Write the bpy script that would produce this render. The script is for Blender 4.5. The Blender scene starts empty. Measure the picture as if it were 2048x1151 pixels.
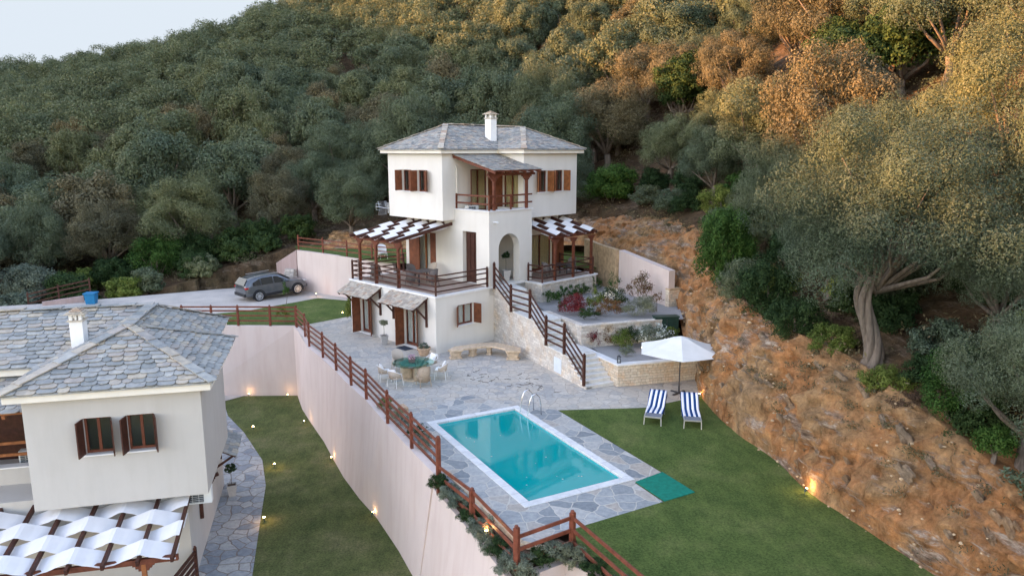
import bpy, bmesh, math, random
import numpy as np
from mathutils import Vector, Matrix, Euler, noise
from mathutils.geometry import tessellate_polygon
random.seed(7)
R = math.radians
scn = bpy.context.scene
# ------------------------------------------------------------------ camera
cam = bpy.data.cameras.new('camera'); camo = bpy.data.objects.new('camera', cam)
scn.collection.objects.link(camo)
camo.location = (0, 0, 10.6); camo.rotation_euler = (R(90 - 10.615), 0, 0)
cam.lens = 25.84; cam.sensor_width = 36; cam.clip_end = 3000; cam.clip_start = .1
scn.camera = camo
# ------------------------------------------------------------------ sky and sun
SUN_DIR = Vector((1.0, .12, -.109)).normalized()          # the way the light travels
SUN_EL = math.asin(-SUN_DIR.z)
SUN_AZ = math.atan2(-SUN_DIR.x, -SUN_DIR.y)              # clockwise from +Y
SKY_CAP = .94
world = bpy.data.worlds.new('World'); scn.world = world; world.use_nodes = True
wn = world.node_tree; bg = wn.nodes['Background']
sky = wn.nodes.new('ShaderNodeTexSky'); sky.sky_type = 'NISHITA'; sky.sun_disc = False
sky.sun_elevation = max(SUN_EL, R(4)); sky.sun_rotation = SUN_AZ
sky.altitude = 100; sky.air_density = 1.0; sky.dust_density = 0.5; sky.ozone_density = 1.0
tint = wn.nodes.new('ShaderNodeMix'); tint.data_type = 'RGBA'; tint.blend_type = 'MULTIPLY'; tint.inputs[0].default_value = 1
tint.inputs[7].default_value = (1.58, 1.29, 1.33, 1); wn.links.new(sky.outputs[0], tint.inputs[6]); 
cap = wn.nodes.new('ShaderNodeVectorMath'); cap.operation = 'MINIMUM'; _g = wn.nodes.new('ShaderNodeTexCoord'); _s = wn.nodes.new('ShaderNodeSeparateXYZ'); wn.links.new(_g.outputs['Generated'], _s.inputs[0])
_r = wn.nodes.new('ShaderNodeMapRange'); _r.inputs['From Min'].default_value = .62; _r.inputs['From Max'].default_value = .05; wn.links.new(_s.outputs['Y'], _r.inputs['Value'])
_c = wn.nodes.new('ShaderNodeMix'); _c.data_type = 'RGBA'; _c.inputs[6].default_value = (SKY_CAP * .76, SKY_CAP * .84, SKY_CAP * .93, 1); _c.inputs[7].default_value = (6, 6, 6, 1)   # sky colour capped dimmer to the north, open glow to the west
wn.links.new(_r.outputs[0], _c.inputs[0]); wn.links.new(_c.outputs[2], cap.inputs[1])
wn.links.new(tint.outputs[2], cap.inputs[0]); wn.links.new(cap.outputs[0], bg.inputs[0]); bg.inputs[1].default_value = 0.15
sl = bpy.data.lights.new('sun', 'SUN'); sl.energy = 3.4; sl.angle = R(.5); sl.color = (1, .46, .16)
so = bpy.data.objects.new('sun', sl); scn.collection.objects.link(so)
so.rotation_euler = SUN_DIR.to_track_quat('-Z', 'Y').to_euler(); so.location = (-60, -20, 40)
scn.view_settings.view_transform = 'Standard'; scn.view_settings.look = 'None'
scn.view_settings.exposure = 2.82; scn.view_settings.gamma = 1
scn.cycles.max_bounces = 6; scn.cycles.transparent_max_bounces = 12
C = scn.collection
# ------------------------------------------------------------------ materials
MATS = {}
def newmat(name):
    m = bpy.data.materials.new(name); m.use_nodes = True; MATS[name] = m
    nt = m.node_tree; return m, nt, nt.nodes['Principled BSDF']
def nd(nt, t, **k):
    n = nt.nodes.new(t)
    for a, b in k.items():
        if a in n.inputs: n.inputs[a].default_value = b
        else: setattr(n, a, b)
    return n
def coord(nt, kind='Object', scale=1.0, sc3=None):
    tc = nt.nodes.new('ShaderNodeTexCoord'); mp = nt.nodes.new('ShaderNodeMapping')
    mp.inputs['Scale'].default_value = sc3 or (scale,) * 3
    nt.links.new(tc.outputs[kind], mp.inputs['Vector']); return mp.outputs[0]
def ramp(nt, fac, stops):
    r = nt.nodes.new('ShaderNodeValToRGB'); e = r.color_ramp.elements
    while len(e) < len(stops): e.new(.5)
    for el, (p, c) in zip(e, stops): el.position = p; el.color = (*c, 1)
    nt.links.new(fac, r.inputs[0]); return r.outputs[0]
def mix(nt, fac, a, b, bt='MIX'):
    m = nt.nodes.new('ShaderNodeMix'); m.data_type = 'RGBA'; m.blend_type = bt
    if isinstance(fac, (int, float)): m.inputs[0].default_value = fac
    else: nt.links.new(fac, m.inputs[0])
    for i, v in ((6, a), (7, b)):
        if isinstance(v, tuple): m.inputs[i].default_value = (*v, 1)
        else: nt.links.new(v, m.inputs[i])
    return m.outputs[2]
def bump(nt, h, strength=.3, dist=.02):
    b = nd(nt, 'ShaderNodeBump', Strength=strength, Distance=dist); nt.links.new(h, b.inputs['Height'])
    p = nt.nodes['Principled BSDF']; nt.links.new(b.outputs[0], p.inputs['Normal'])
def noi(nt, v, scale, detail=4, rough=.55):
    n = nd(nt, 'ShaderNodeTexNoise', Scale=scale, Detail=detail, Roughness=rough); nt.links.new(v, n.inputs['Vector'])
    return n.outputs[0]
def simple(name, col, rough=.7, var=.12, scale=3, bmp=.15, metal=0, bscale=40, spec=.3, sc3=None):
    m, nt, p = newmat(name)
    v = coord(nt, sc3=sc3) if sc3 else coord(nt)
    a = tuple(c * (1 - var) for c in col); b = tuple(min(1, c * (1 + var)) for c in col)
    nt.links.new(ramp(nt, noi(nt, v, scale), [(.3, a), (.7, b)]), p.inputs['Base Color'])
    p.inputs['Roughness'].default_value = rough; p.inputs['Metallic'].default_value = metal
    p.inputs['Specular IOR Level'].default_value = spec
    if bmp: bump(nt, noi(nt, v, bscale, 3), bmp, .01)
    return m
def plaster(name, col, stain=(.55, .5, .45), amt=.25):
    m, nt, p = newmat(name); v = coord(nt)
    n1 = noi(nt, v, .5, 6, .6); n2 = noi(nt, coord(nt, sc3=(1.6, 1.6, .22)), 1.3, 6, .65)
    base = ramp(nt, n1, [(.3, tuple(c * .93 for c in col)), (.7, col)])
    st = ramp(nt, n2, [(.46, (0, 0, 0)), (.74, (amt, amt, amt))])
    nt.links.new(mix(nt, st, base, tuple(c * s for c, s in zip(col, stain))), p.inputs['Base Color'])
    p.inputs['Roughness'].default_value = .9; p.inputs['Specular IOR Level'].default_value = .15
    bump(nt, noi(nt, v, 60, 3), .25, .006); return m
plaster('plaster_white', (.70, .665, .605), amt=.12)
plaster('plaster_villa_shade', (.50, .475, .44), amt=.14)  # darker than the white plaster: shade on the villa front put into the colour
plaster('render_pink', (.64, .535, .485), stain=(.80, .72, .70), amt=.55)
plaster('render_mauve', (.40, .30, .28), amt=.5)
simple('cornice', (.74, .69, .60), .8, .06, 2)
simple('marble', (.72, .71, .70), .45, .08, 3, .05)
simple('marble_step', (.64, .62, .58), .55, .12, 4, .1)
simple('white_paint', (.78, .77, .75), .5, .04)
simple('wood', (.135, .042, .022), .55, .35, 6, .3, bscale=25, sc3=(1, 1, 1))
simple('wood_dark', (.060, .022, .014), .55, .3, 6, .3)
simple('wood_fence', (.17, .050, .028), .5, .35, 5, .3)
simple('wood_orange', (.27, .10, .035), .5, .3, 5, .3)
simple('shutter', (.16, .055, .025), .55, .3, 5, .2)
simple('steel', (.75, .75, .76), .18, .02, 3, 0, metal=1)
simple('alu', (.55, .56, .58), .4, .05, 3, 0, metal=.8)
simple('dark_metal', (.05, .05, .055), .45, .1, 3, 0)
simple('ac_white', (.70, .71, .70), .5, .04)
simple('ac_grille', (.05, .06, .07), .6, .2, 60)
simple('rubber', (.02, .02, .022), .85, .2, 5, .1)
simple('sling', (.17, .18, .21), .8, .1, 40, .2)
simple('canvas', (.70, .69, .66), .85, .05, 2, .25, bscale=12)
simple('canvas_pergola', (.72, .70, .69), .85, .04, 2, .2, bscale=10)
simple('cushion', (.78, .76, .74), .9, .04, 6, .3, bscale=9)
simple('rattan', (.42, .33, .24), .8, .3, 60, .6, bscale=90)
simple('rattan_light', (.50, .42, .34), .8, .2, 60, .5, bscale=90)
simple('rattan_grey', (.13, .11, .10), .8, .25, 60, .5, bscale=90)
simple('terracotta', (.50, .34, .22), .85, .2, 9, .4)
simple('planter_grey', (.40, .38, .36), .8, .08, 8, .2)
simple('planter_pale', (.50, .47, .43), .8, .08, 8, .2)
simple('sandstone', (.52, .40, .28), .85, .22, 7, .5)
simple('soil', (.09, .055, .035), .95, .4, 9, .8, bscale=20)
simple('curtain', (.80, .77, .70), .9, .12, 5, .5, sc3=(14, 14, .3))
simple('curtain_yellow', (.66, .52, .28), .9, .15, 5, .5, sc3=(14, 14, .3))
simple('doormat', (.03, .04, .06), .95, .2, 60, .4)
simple('terrace_tile', (.33, .25, .20), .6, .2, 2.5, .1)
simple('car_glass', (.012, .014, .016), .06, .1, 2, 0, spec=.8)
simple('car_plastic', (.02, .02, .022), .6, .1, 9, .05)
simple('tail_red', (.35, .012, .010), .2, .1, 9, 0, spec=.7)
simple('bin_blue', (.012, .16, .34), .5, .12, 6, .05)
simple('cabinet_green', (.014, .040, .030), .45, .2, 4, .05)
simple('mat_green', (.004, .17, .115), .9, .18, 7, .5, bscale=80)
simple('towel_blue', (.006, .045, .16), .95, .15, 20, .6, bscale=120)
simple('towel_white', (.78, .76, .80), .95, .05, 20, .6, bscale=120)
simple('spot_body', (.03, .06, .06), .5, .1, 9, 0)
simple('bark', (.15, .12, .095), .95, .4, 4, .9, bscale=9, sc3=(3, 3, .6))
simple('bark_red', (.26, .17, .11), .95, .35, 4, .9, bscale=9, sc3=(3, 3, .6))
simple('rock', (.42, .38, .34), .9, .3, 4, .8, bscale=8)
simple('rock_warm', (.46, .33, .20), .9, .3, 4, .8, bscale=8)
simple('table_teal', (.20, .40, .36), .4, .1); simple('pvc', (.62, .66, .70), .5, .05)
def carpaint():
    m, nt, p = newmat('car_paint'); p.inputs['Base Color'].default_value = (.13, .14, .155, 1)
    p.inputs['Metallic'].default_value = .6; p.inputs['Roughness'].default_value = .28
    p.inputs['Coat Weight'].default_value = .6; p.inputs['Coat Roughness'].default_value = .06
    v = coord(nt); nt.links.new(ramp(nt, noi(nt, v, 3), [(.3, (.105, .115, .13)), (.7, (.15, .155, .165))]), p.inputs['Base Color'])
carpaint()
def slate():
    for nm, c in (('slate', [(0, (0.210, 0.225, 0.225)), (.35, (0.294, 0.300, 0.297)), (.62, (0.378, 0.380, 0.360)), (.8, (0.336, 0.305, 0.279)), (1, (0.452, 0.400, 0.315))]),
                  ('slate_warm', [(0, (0.315, 0.270, 0.225)), (.4, (0.441, 0.400, 0.342)), (.75, (0.525, 0.470, 0.387)), (1, (0.378, 0.260, 0.189))]),
                  ('slate_main', [(0, (0.210, 0.210, 0.216)), (.35, (0.294, 0.300, 0.293)), (.65, (0.389, 0.385, 0.360)), (.85, (0.347, 0.300, 0.270)), (1, (0.462, 0.400, 0.324))])):
        m, nt, p = newmat(nm); g = nt.nodes.new('ShaderNodeNewGeometry'); v = coord(nt)
        col = ramp(nt, g.outputs['Random Per Island'], c)
        n = noi(nt, v, 5, 6, .65)
        nt.links.new(mix(nt, 1.0, col, ramp(nt, n, [(.3, (.68, .69, .72)), (.7, (1.18, 1.14, 1.08))]), 'MULTIPLY'), p.inputs['Base Color'])
        p.inputs['Roughness'].default_value = .62; bump(nt, noi(nt, v, 22, 5), .6, .012)
slate()
def stonewall(name, c1, c2, mortar, bw=.34, bh=.14, warm=None):
    m, nt, p = newmat(name); uv = coord(nt, 'UV')
    wob = nd(nt, 'ShaderNodeTexNoise', Scale=1.7, Detail=3); nt.links.new(uv, wob.inputs['Vector'])
    va = nt.nodes.new('ShaderNodeVectorMath'); va.operation = 'MULTIPLY_ADD'; va.inputs[1].default_value = (.16, .10, 0)
    nt.links.new(wob.outputs['Color'], va.inputs[0]); nt.links.new(uv, va.inputs[2])
    b = nd(nt, 'ShaderNodeTexBrick', Scale=1.0); b.offset = .43; b.squash = .62; b.squash_frequency = 3
    b.inputs['Brick Width'].default_value = bw; b.inputs['Row Height'].default_value = bh
    b.inputs['Mortar Size'].default_value = .009; b.inputs['Mortar Smooth'].default_value = .35; b.inputs['Bias'].default_value = 0
    b.inputs['Color1'].default_value = (*c1, 1); b.inputs['Color2'].default_value = (*c2, 1); b.inputs['Mortar'].default_value = (*mortar, 1)
    nt.links.new(va.outputs[0], b.inputs['Vector'])
    n1 = noi(nt, uv, 1.1, 5, .6); col = b.outputs[0]
    if warm: col = mix(nt, ramp(nt, n1, [(.48, (0, 0, 0)), (.66, (.8, .8, .8))]), col, mix(nt, 1.0, col, warm, 'MULTIPLY'))
    n2 = noi(nt, uv, 9, 5, .6)
    nt.links.new(mix(nt, 1.0, col, ramp(nt, n2, [(.3, (.78, .77, .76)), (.7, (1.15, 1.14, 1.12))]), 'MULTIPLY'), p.inputs['Base Color'])
    p.inputs['Roughness'].default_value = .9
    mm = nt.nodes.new('ShaderNodeMath'); mm.operation = 'MULTIPLY_ADD'; mm.inputs[1].default_value = -1.6
    nt.links.new(b.outputs['Fac'], mm.inputs[0]); nt.links.new(n2, mm.inputs[2]); bump(nt, mm.outputs[0], .7, .03)
stonewall('masonry_white', (.70, .66, .60), (.52, .47, .42), (.50, .45, .40), .38, .15, (1.0, .86, .70))
stonewall('masonry_cream', (.72, .63, .50), (.60, .49, .37), (.42, .35, .27), .30, .13, (1.08, .84, .62))
def coping_mat():
    m, nt, p = newmat('marble_slabs'); uv = coord(nt, 'UV'); b = nd(nt, 'ShaderNodeTexBrick', Scale=1.0); b.offset = 0
    b.inputs['Brick Width'].default_value = .62; b.inputs['Row Height'].default_value = 5; b.inputs['Mortar Size'].default_value = .006
    b.inputs['Color1'].default_value = (.70, .69, .68, 1); b.inputs['Color2'].default_value = (.62, .615, .61, 1); b.inputs['Mortar'].default_value = (.30, .29, .27, 1); nt.links.new(uv, b.inputs['Vector'])
    nt.links.new(mix(nt, 1.0, b.outputs[0], ramp(nt, noi(nt, uv, 4, 5), [(.3, (.85, .85, .85)), (.7, (1.1, 1.1, 1.1))]), 'MULTIPLY'), p.inputs['Base Color']); p.inputs['Roughness'].default_value = .6
coping_mat()
def paving(name, stops, joint, scale=1.9, joint_w=.03, patch=None):
    m, nt, p = newmat(name); v0 = coord(nt)
    wob = nd(nt, 'ShaderNodeTexNoise', Scale=1.3, Detail=4); nt.links.new(v0, wob.inputs['Vector'])
    va = nt.nodes.new('ShaderNodeVectorMath'); va.operation = 'MULTIPLY_ADD'; va.inputs[1].default_value = (.42, .42, 0)
    nt.links.new(wob.outputs['Color'], va.inputs[0]); nt.links.new(v0, va.inputs[2])
    vs = []
    for ft in ('F1', 'DISTANCE_TO_EDGE'):
        vo = nd(nt, 'ShaderNodeTexVoronoi', Scale=scale, Randomness=.92); vo.feature = ft; vo.voronoi_dimensions = '2D'
        nt.links.new(va.outputs[0], vo.inputs['Vector']); vs.append(vo)
    sep = nt.nodes.new('ShaderNodeSeparateColor'); nt.links.new(vs[0].outputs['Color'], sep.inputs[0])
    col = ramp(nt, sep.outputs[0], stops)
    n2 = noi(nt, v0, 6, 6, .65)
    col = mix(nt, 1.0, col, ramp(nt, n2, [(.28, (.68, .70, .74)), (.72, (1.25, 1.22, 1.18))]), 'MULTIPLY')
    if patch:
        n3 = noi(nt, v0, .28, 3); col = mix(nt, ramp(nt, n3, [(.45, (0, 0, 0)), (.65, (.6, .6, .6))]), col, patch)
    j = ramp(nt, vs[1].outputs['Distance'], [(joint_w * .4, (1, 1, 1)), (joint_w * 1.3, (0, 0, 0))])
    nt.links.new(mix(nt, j, col, joint), p.inputs['Base Color']); p.inputs['Roughness'].default_value = .6
    mm = nt.nodes.new('ShaderNodeMath'); mm.operation = 'MULTIPLY_ADD'; mm.inputs[1].default_value = -1.0
    nt.links.new(j, mm.inputs[0]); nt.links.new(n2, mm.inputs[2]); bump(nt, mm.outputs[0], .5, .02)
paving('paving_patio', [(0, (0.347, 0.340, 0.324)), (.3, (0.430, 0.410, 0.378)), (.6, (0.504, 0.465, 0.410)), (.8, (0.473, 0.420, 0.351)), (1, (0.546, 0.515, 0.459))], (0.315, 0.270, 0.221), 2.3, .03, (0.493, 0.440, 0.369))
paving('paving_pool', [(0, (0.200, 0.220, 0.234)), (.3, (0.294, 0.310, 0.315)), (.6, (0.399, 0.400, 0.387)), (.85, (0.389, 0.345, 0.297)), (1, (0.473, 0.460, 0.432))], (0.493, 0.460, 0.405), 1.7, .035)
paving('paving_path', [(0, (0.179, 0.200, 0.225)), (.4, (0.273, 0.290, 0.306)), (.7, (0.326, 0.330, 0.324)), (1, (0.399, 0.380, 0.351))], (0.168, 0.125, 0.099), 1.8, .04)
def grass(name, a, b, c):
    m, nt, p = newmat(name); v = coord(nt)
    n = noi(nt, v, .55, 6, .62); n2 = noi(nt, v, 14, 6, .85); n3 = noi(nt, coord(nt, sc3=(1, .45, 1)), 2.6, 7, .8)
    col = ramp(nt, n, [(.32, a), (.52, b), (.70, c)])
    col = mix(nt, 1.0, col, ramp(nt, n3, [(.35, (.78, .80, .78)), (.65, (1.24, 1.18, 1.12))]), 'MULTIPLY')
    nt.links.new(mix(nt, 1.0, col, ramp(nt, n2, [(.35, (.5, .5, .5)), (.65, (1.5, 1.45, 1.4))]), 'MULTIPLY'), p.inputs['Base Color'])
    p.inputs['Roughness'].default_value = .95; p.inputs['Specular IOR Level'].default_value = .1
    bump(nt, noi(nt, v, 45, 4, .8), 1.0, .04)
grass('lawn', (.070, .112, .032), (.098, .142, .042), (.150, .180, .066))
grass('lawn_low', (.075, .100, .036), (.115, .135, .052), (.165, .165, .08))
def gravel(name, a, b, sc=30):
    m, nt, p = newmat(name); v = coord(nt)
    n = noi(nt, v, sc, 5, .8); n2 = noi(nt, v, .6, 5)
    col = ramp(nt, n, [(.3, a), (.7, b)])
    nt.links.new(mix(nt, 1.0, col, ramp(nt, n2, [(.3, (.8, .8, .8)), (.7, (1.1, 1.08, 1.05))]), 'MULTIPLY'), p.inputs['Base Color'])
    p.inputs['Roughness'].default_value = .95; bump(nt, n, .8, .03)
gravel('gravel_white', (.38, .345, .315), (.60, .55, .50)); gravel('gravel_bed', (.24, .235, .235), (.42, .41, .40), 40)
def earth(name, cols, rockamt=.5):
    m, nt, p = newmat(name); v = coord(nt); vs = coord(nt, sc3=(1, 1, .45))
    tc = nt.nodes.new('ShaderNodeTexCoord'); mp = nt.nodes.new('ShaderNodeMapping'); mp.inputs['Rotation'].default_value = (R(35), R(-20), 0); mp.inputs['Scale'].default_value = (.8, .45, 2.6); nt.links.new(tc.outputs['Object'], mp.inputs['Vector']); st = mp.outputs[0]
    n1 = noi(nt, v, .33, 7, .62); n2 = noi(nt, vs, 2.2, 8, .72); n3 = noi(nt, v, 7, 8, .8); n4 = noi(nt, st, .75, 8, .72); n5 = noi(nt, st, 2.4, 8, .75)
    col = ramp(nt, n1, cols)
    col = mix(nt, 1.0, col, ramp(nt, n2, [(.32, (.38, .36, .34)), (.5, (.95, .94, .92)), (.68, (1.45, 1.4, 1.3))]), 'MULTIPLY')
    col = mix(nt, ramp(nt, n4, [(.53, (0, 0, 0)), (.60, (rockamt,) * 3)]), col, ramp(nt, n5, [(.36, (.085, .065, .055)), (.5, (.27, .20, .15)), (.62, (.55, .47, .38))]))
    nt.links.new(mix(nt, 1.0, col, ramp(nt, n3, [(.3, (.66, .64, .62)), (.5, (1, 1, 1)), (.7, (1.28, 1.26, 1.22))]), 'MULTIPLY'), p.inputs['Base Color'])
    p.inputs['Roughness'].default_value = .97; p.inputs['Specular IOR Level'].default_value = .1
    mm = nt.nodes.new('ShaderNodeMath'); mm.operation = 'MULTIPLY_ADD'; mm.inputs[1].default_value = 1.6
    nt.links.new(n5, mm.inputs[0]); nt.links.new(n3, mm.inputs[2]); bump(nt, mm.outputs[0], .9, .11)
earth('earth_cut', [(.30, (.29, .20, .12)), (.44, (.38, .235, .12)), (.56, (.40, .19, .08)), (.72, (.38, .265, .155))], .85)
earth('rock_ledge', [(.30, (.17, .125, .09)), (.45, (.27, .205, .145)), (.58, (.33, .21, .12)), (.72, (.34, .29, .23))], .7)
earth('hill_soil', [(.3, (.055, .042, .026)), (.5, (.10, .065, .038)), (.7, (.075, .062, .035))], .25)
def leaf(name, stops, trans=.25):
    m, nt, p = newmat(name); g = nt.nodes.new('ShaderNodeNewGeometry'); oi = nt.nodes.new('ShaderNodeObjectInfo')
    v = coord(nt)
    col = ramp(nt, g.outputs['Random Per Island'], stops)
    col = mix(nt, 1.0, col, ramp(nt, oi.outputs['Random'], [(0, (.78, .84, .86)), (.5, (1, 1, 1)), (1, (1.22, 1.10, .92))]), 'MULTIPLY')
    n = noi(nt, v, .16, 3)
    col = mix(nt, 1.0, col, ramp(nt, n, [(.35, (.74, .80, .84)), (.65, (1.24, 1.16, 1.02))]), 'MULTIPLY')
    nt.links.new(col, p.inputs['Base Color']); p.inputs['Roughness'].default_value = .7; p.inputs['Specular IOR Level'].default_value = .12
    tr = nt.nodes.new('ShaderNodeBsdfTranslucent'); nt.links.new(col, tr.inputs[0])
    mx = nt.nodes.new('ShaderNodeMixShader'); mx.inputs[0].default_value = trans
    out = nt.nodes['Material Output']; nt.links.new(p.outputs[0], mx.inputs[1]); nt.links.new(tr.outputs[0], mx.inputs[2]); nt.links.new(mx.outputs[0], out.inputs[0])
leaf('leaf_olive', [(0, (.070, .094, .052)), (.4, (.094, .120, .070)), (.75, (.120, .146, .092)), (1, (.170, .195, .140))], .2)
leaf('leaf_olive_dry', [(0, (.075, .070, .040)), (.5, (.135, .120, .070)), (1, (.22, .195, .125))])
leaf('leaf_dark', [(0, (.018, .038, .014)), (.5, (.032, .062, .022)), (1, (.058, .095, .034))])
leaf('leaf_bright', [(0, (.024, .062, .014)), (.5, (.044, .100, .022)), (1, (.08, .145, .038))])
leaf('leaf_yellowgreen', [(0, (.075, .11, .022)), (.5, (.13, .17, .035)), (1, (.21, .25, .07))])
leaf('leaf_red', [(0, (.085, .012, .016)), (.5, (.16, .022, .032)), (1, (.24, .06, .06))])
leaf('leaf_rust', [(0, (.14, .06, .03)), (.5, (.20, .10, .05)), (1, (.13, .13, .045))])
leaf('leaf_silver', [(0, (.11, .135, .10)), (.5, (.17, .20, .15)), (1, (.25, .28, .22))])
leaf('flower_white', [(0, (.7, .7, .66)), (1, (.85, .85, .82))]); leaf('flower_purple', [(0, (.38, .26, .42)), (1, (.66, .56, .70))])
leaf('flower_orange', [(0, (.5, .22, .12)), (1, (.6, .36, .22))]); leaf('twig', [(0, (.07, .05, .04)), (1, (.13, .09, .065))])
def glass(name, tint=(.02, .022, .025)):
    m, nt, p = newmat(name)
    tr = nt.nodes.new('ShaderNodeBsdfTransparent'); tr.inputs[0].default_value = (.84, .86, .86, 1)
    gl = nt.nodes.new('ShaderNodeBsdfGlossy'); gl.inputs['Roughness'].default_value = .03
    lw = nt.nodes.new('ShaderNodeLayerWeight'); lw.inputs[0].default_value = .5
    pw = nt.nodes.new('ShaderNodeMath'); pw.operation = 'POWER'; pw.inputs[1].default_value = 3.6; nt.links.new(lw.outputs['Facing'], pw.inputs[0])
    fr = nt.nodes.new('ShaderNodeMath'); fr.operation = 'MULTIPLY_ADD'; fr.inputs[1].default_value = .9; fr.inputs[2].default_value = .04; nt.links.new(pw.outputs[0], fr.inputs[0])
    mx = nt.nodes.new('ShaderNodeMixShader'); out = nt.nodes['Material Output']
    nt.links.new(fr.outputs[0], mx.inputs[0]); nt.links.new(tr.outputs[0], mx.inputs[1]); nt.links.new(gl.outputs[0], mx.inputs[2]); nt.links.new(mx.outputs[0], out.inputs[0])
    return tr, gl, fr, nt
glass('glass')
tr, gl, fr, nt_ = glass('glass_table'); tr.inputs[0].default_value = (.70, .90, .86, 1)
tr, gl, fr, nt_ = glass('water'); tr.inputs[0].default_value = (.36, .80, .80, 1); fr.inputs[2].default_value = .025
_df = nt_.nodes.new('ShaderNodeBsdfDiffuse'); _df.inputs[0].default_value = (.0, .41, .40, 1); _mx = nt_.nodes.new('ShaderNodeMixShader'); _mx.inputs[0].default_value = .62
_m0 = [n for n in nt_.nodes if n.type == 'MIX_SHADER' and n != _mx][0]; nt_.links.new(tr.outputs[0], _mx.inputs[1]); nt_.links.new(_df.outputs[0], _mx.inputs[2]); nt_.links.new(_mx.outputs[0], _m0.inputs[1])
_b = nd(nt_, 'ShaderNodeBump', Strength=.06, Distance=.02); nt_.links.new(noi(nt_, coord(nt_), 2.2, 3), _b.inputs['Height'])
nt_.links.new(_b.outputs[0], gl.inputs['Normal'])
simple('pool_tile', (.035, .60, .64), .4, .06, 2, 0)
simple('debris', (.55, .52, .42), .9, .1)
def emit(name, col, s):
    m, nt, p = newmat(name); p.inputs['Emission Color'].default_value = (*col, 1); p.inputs['Emission Strength'].default_value = s
    p.inputs['Base Color'].default_value = (*col, 1)
emit('lamp_glow', (1, .60, .22), 18)
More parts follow.
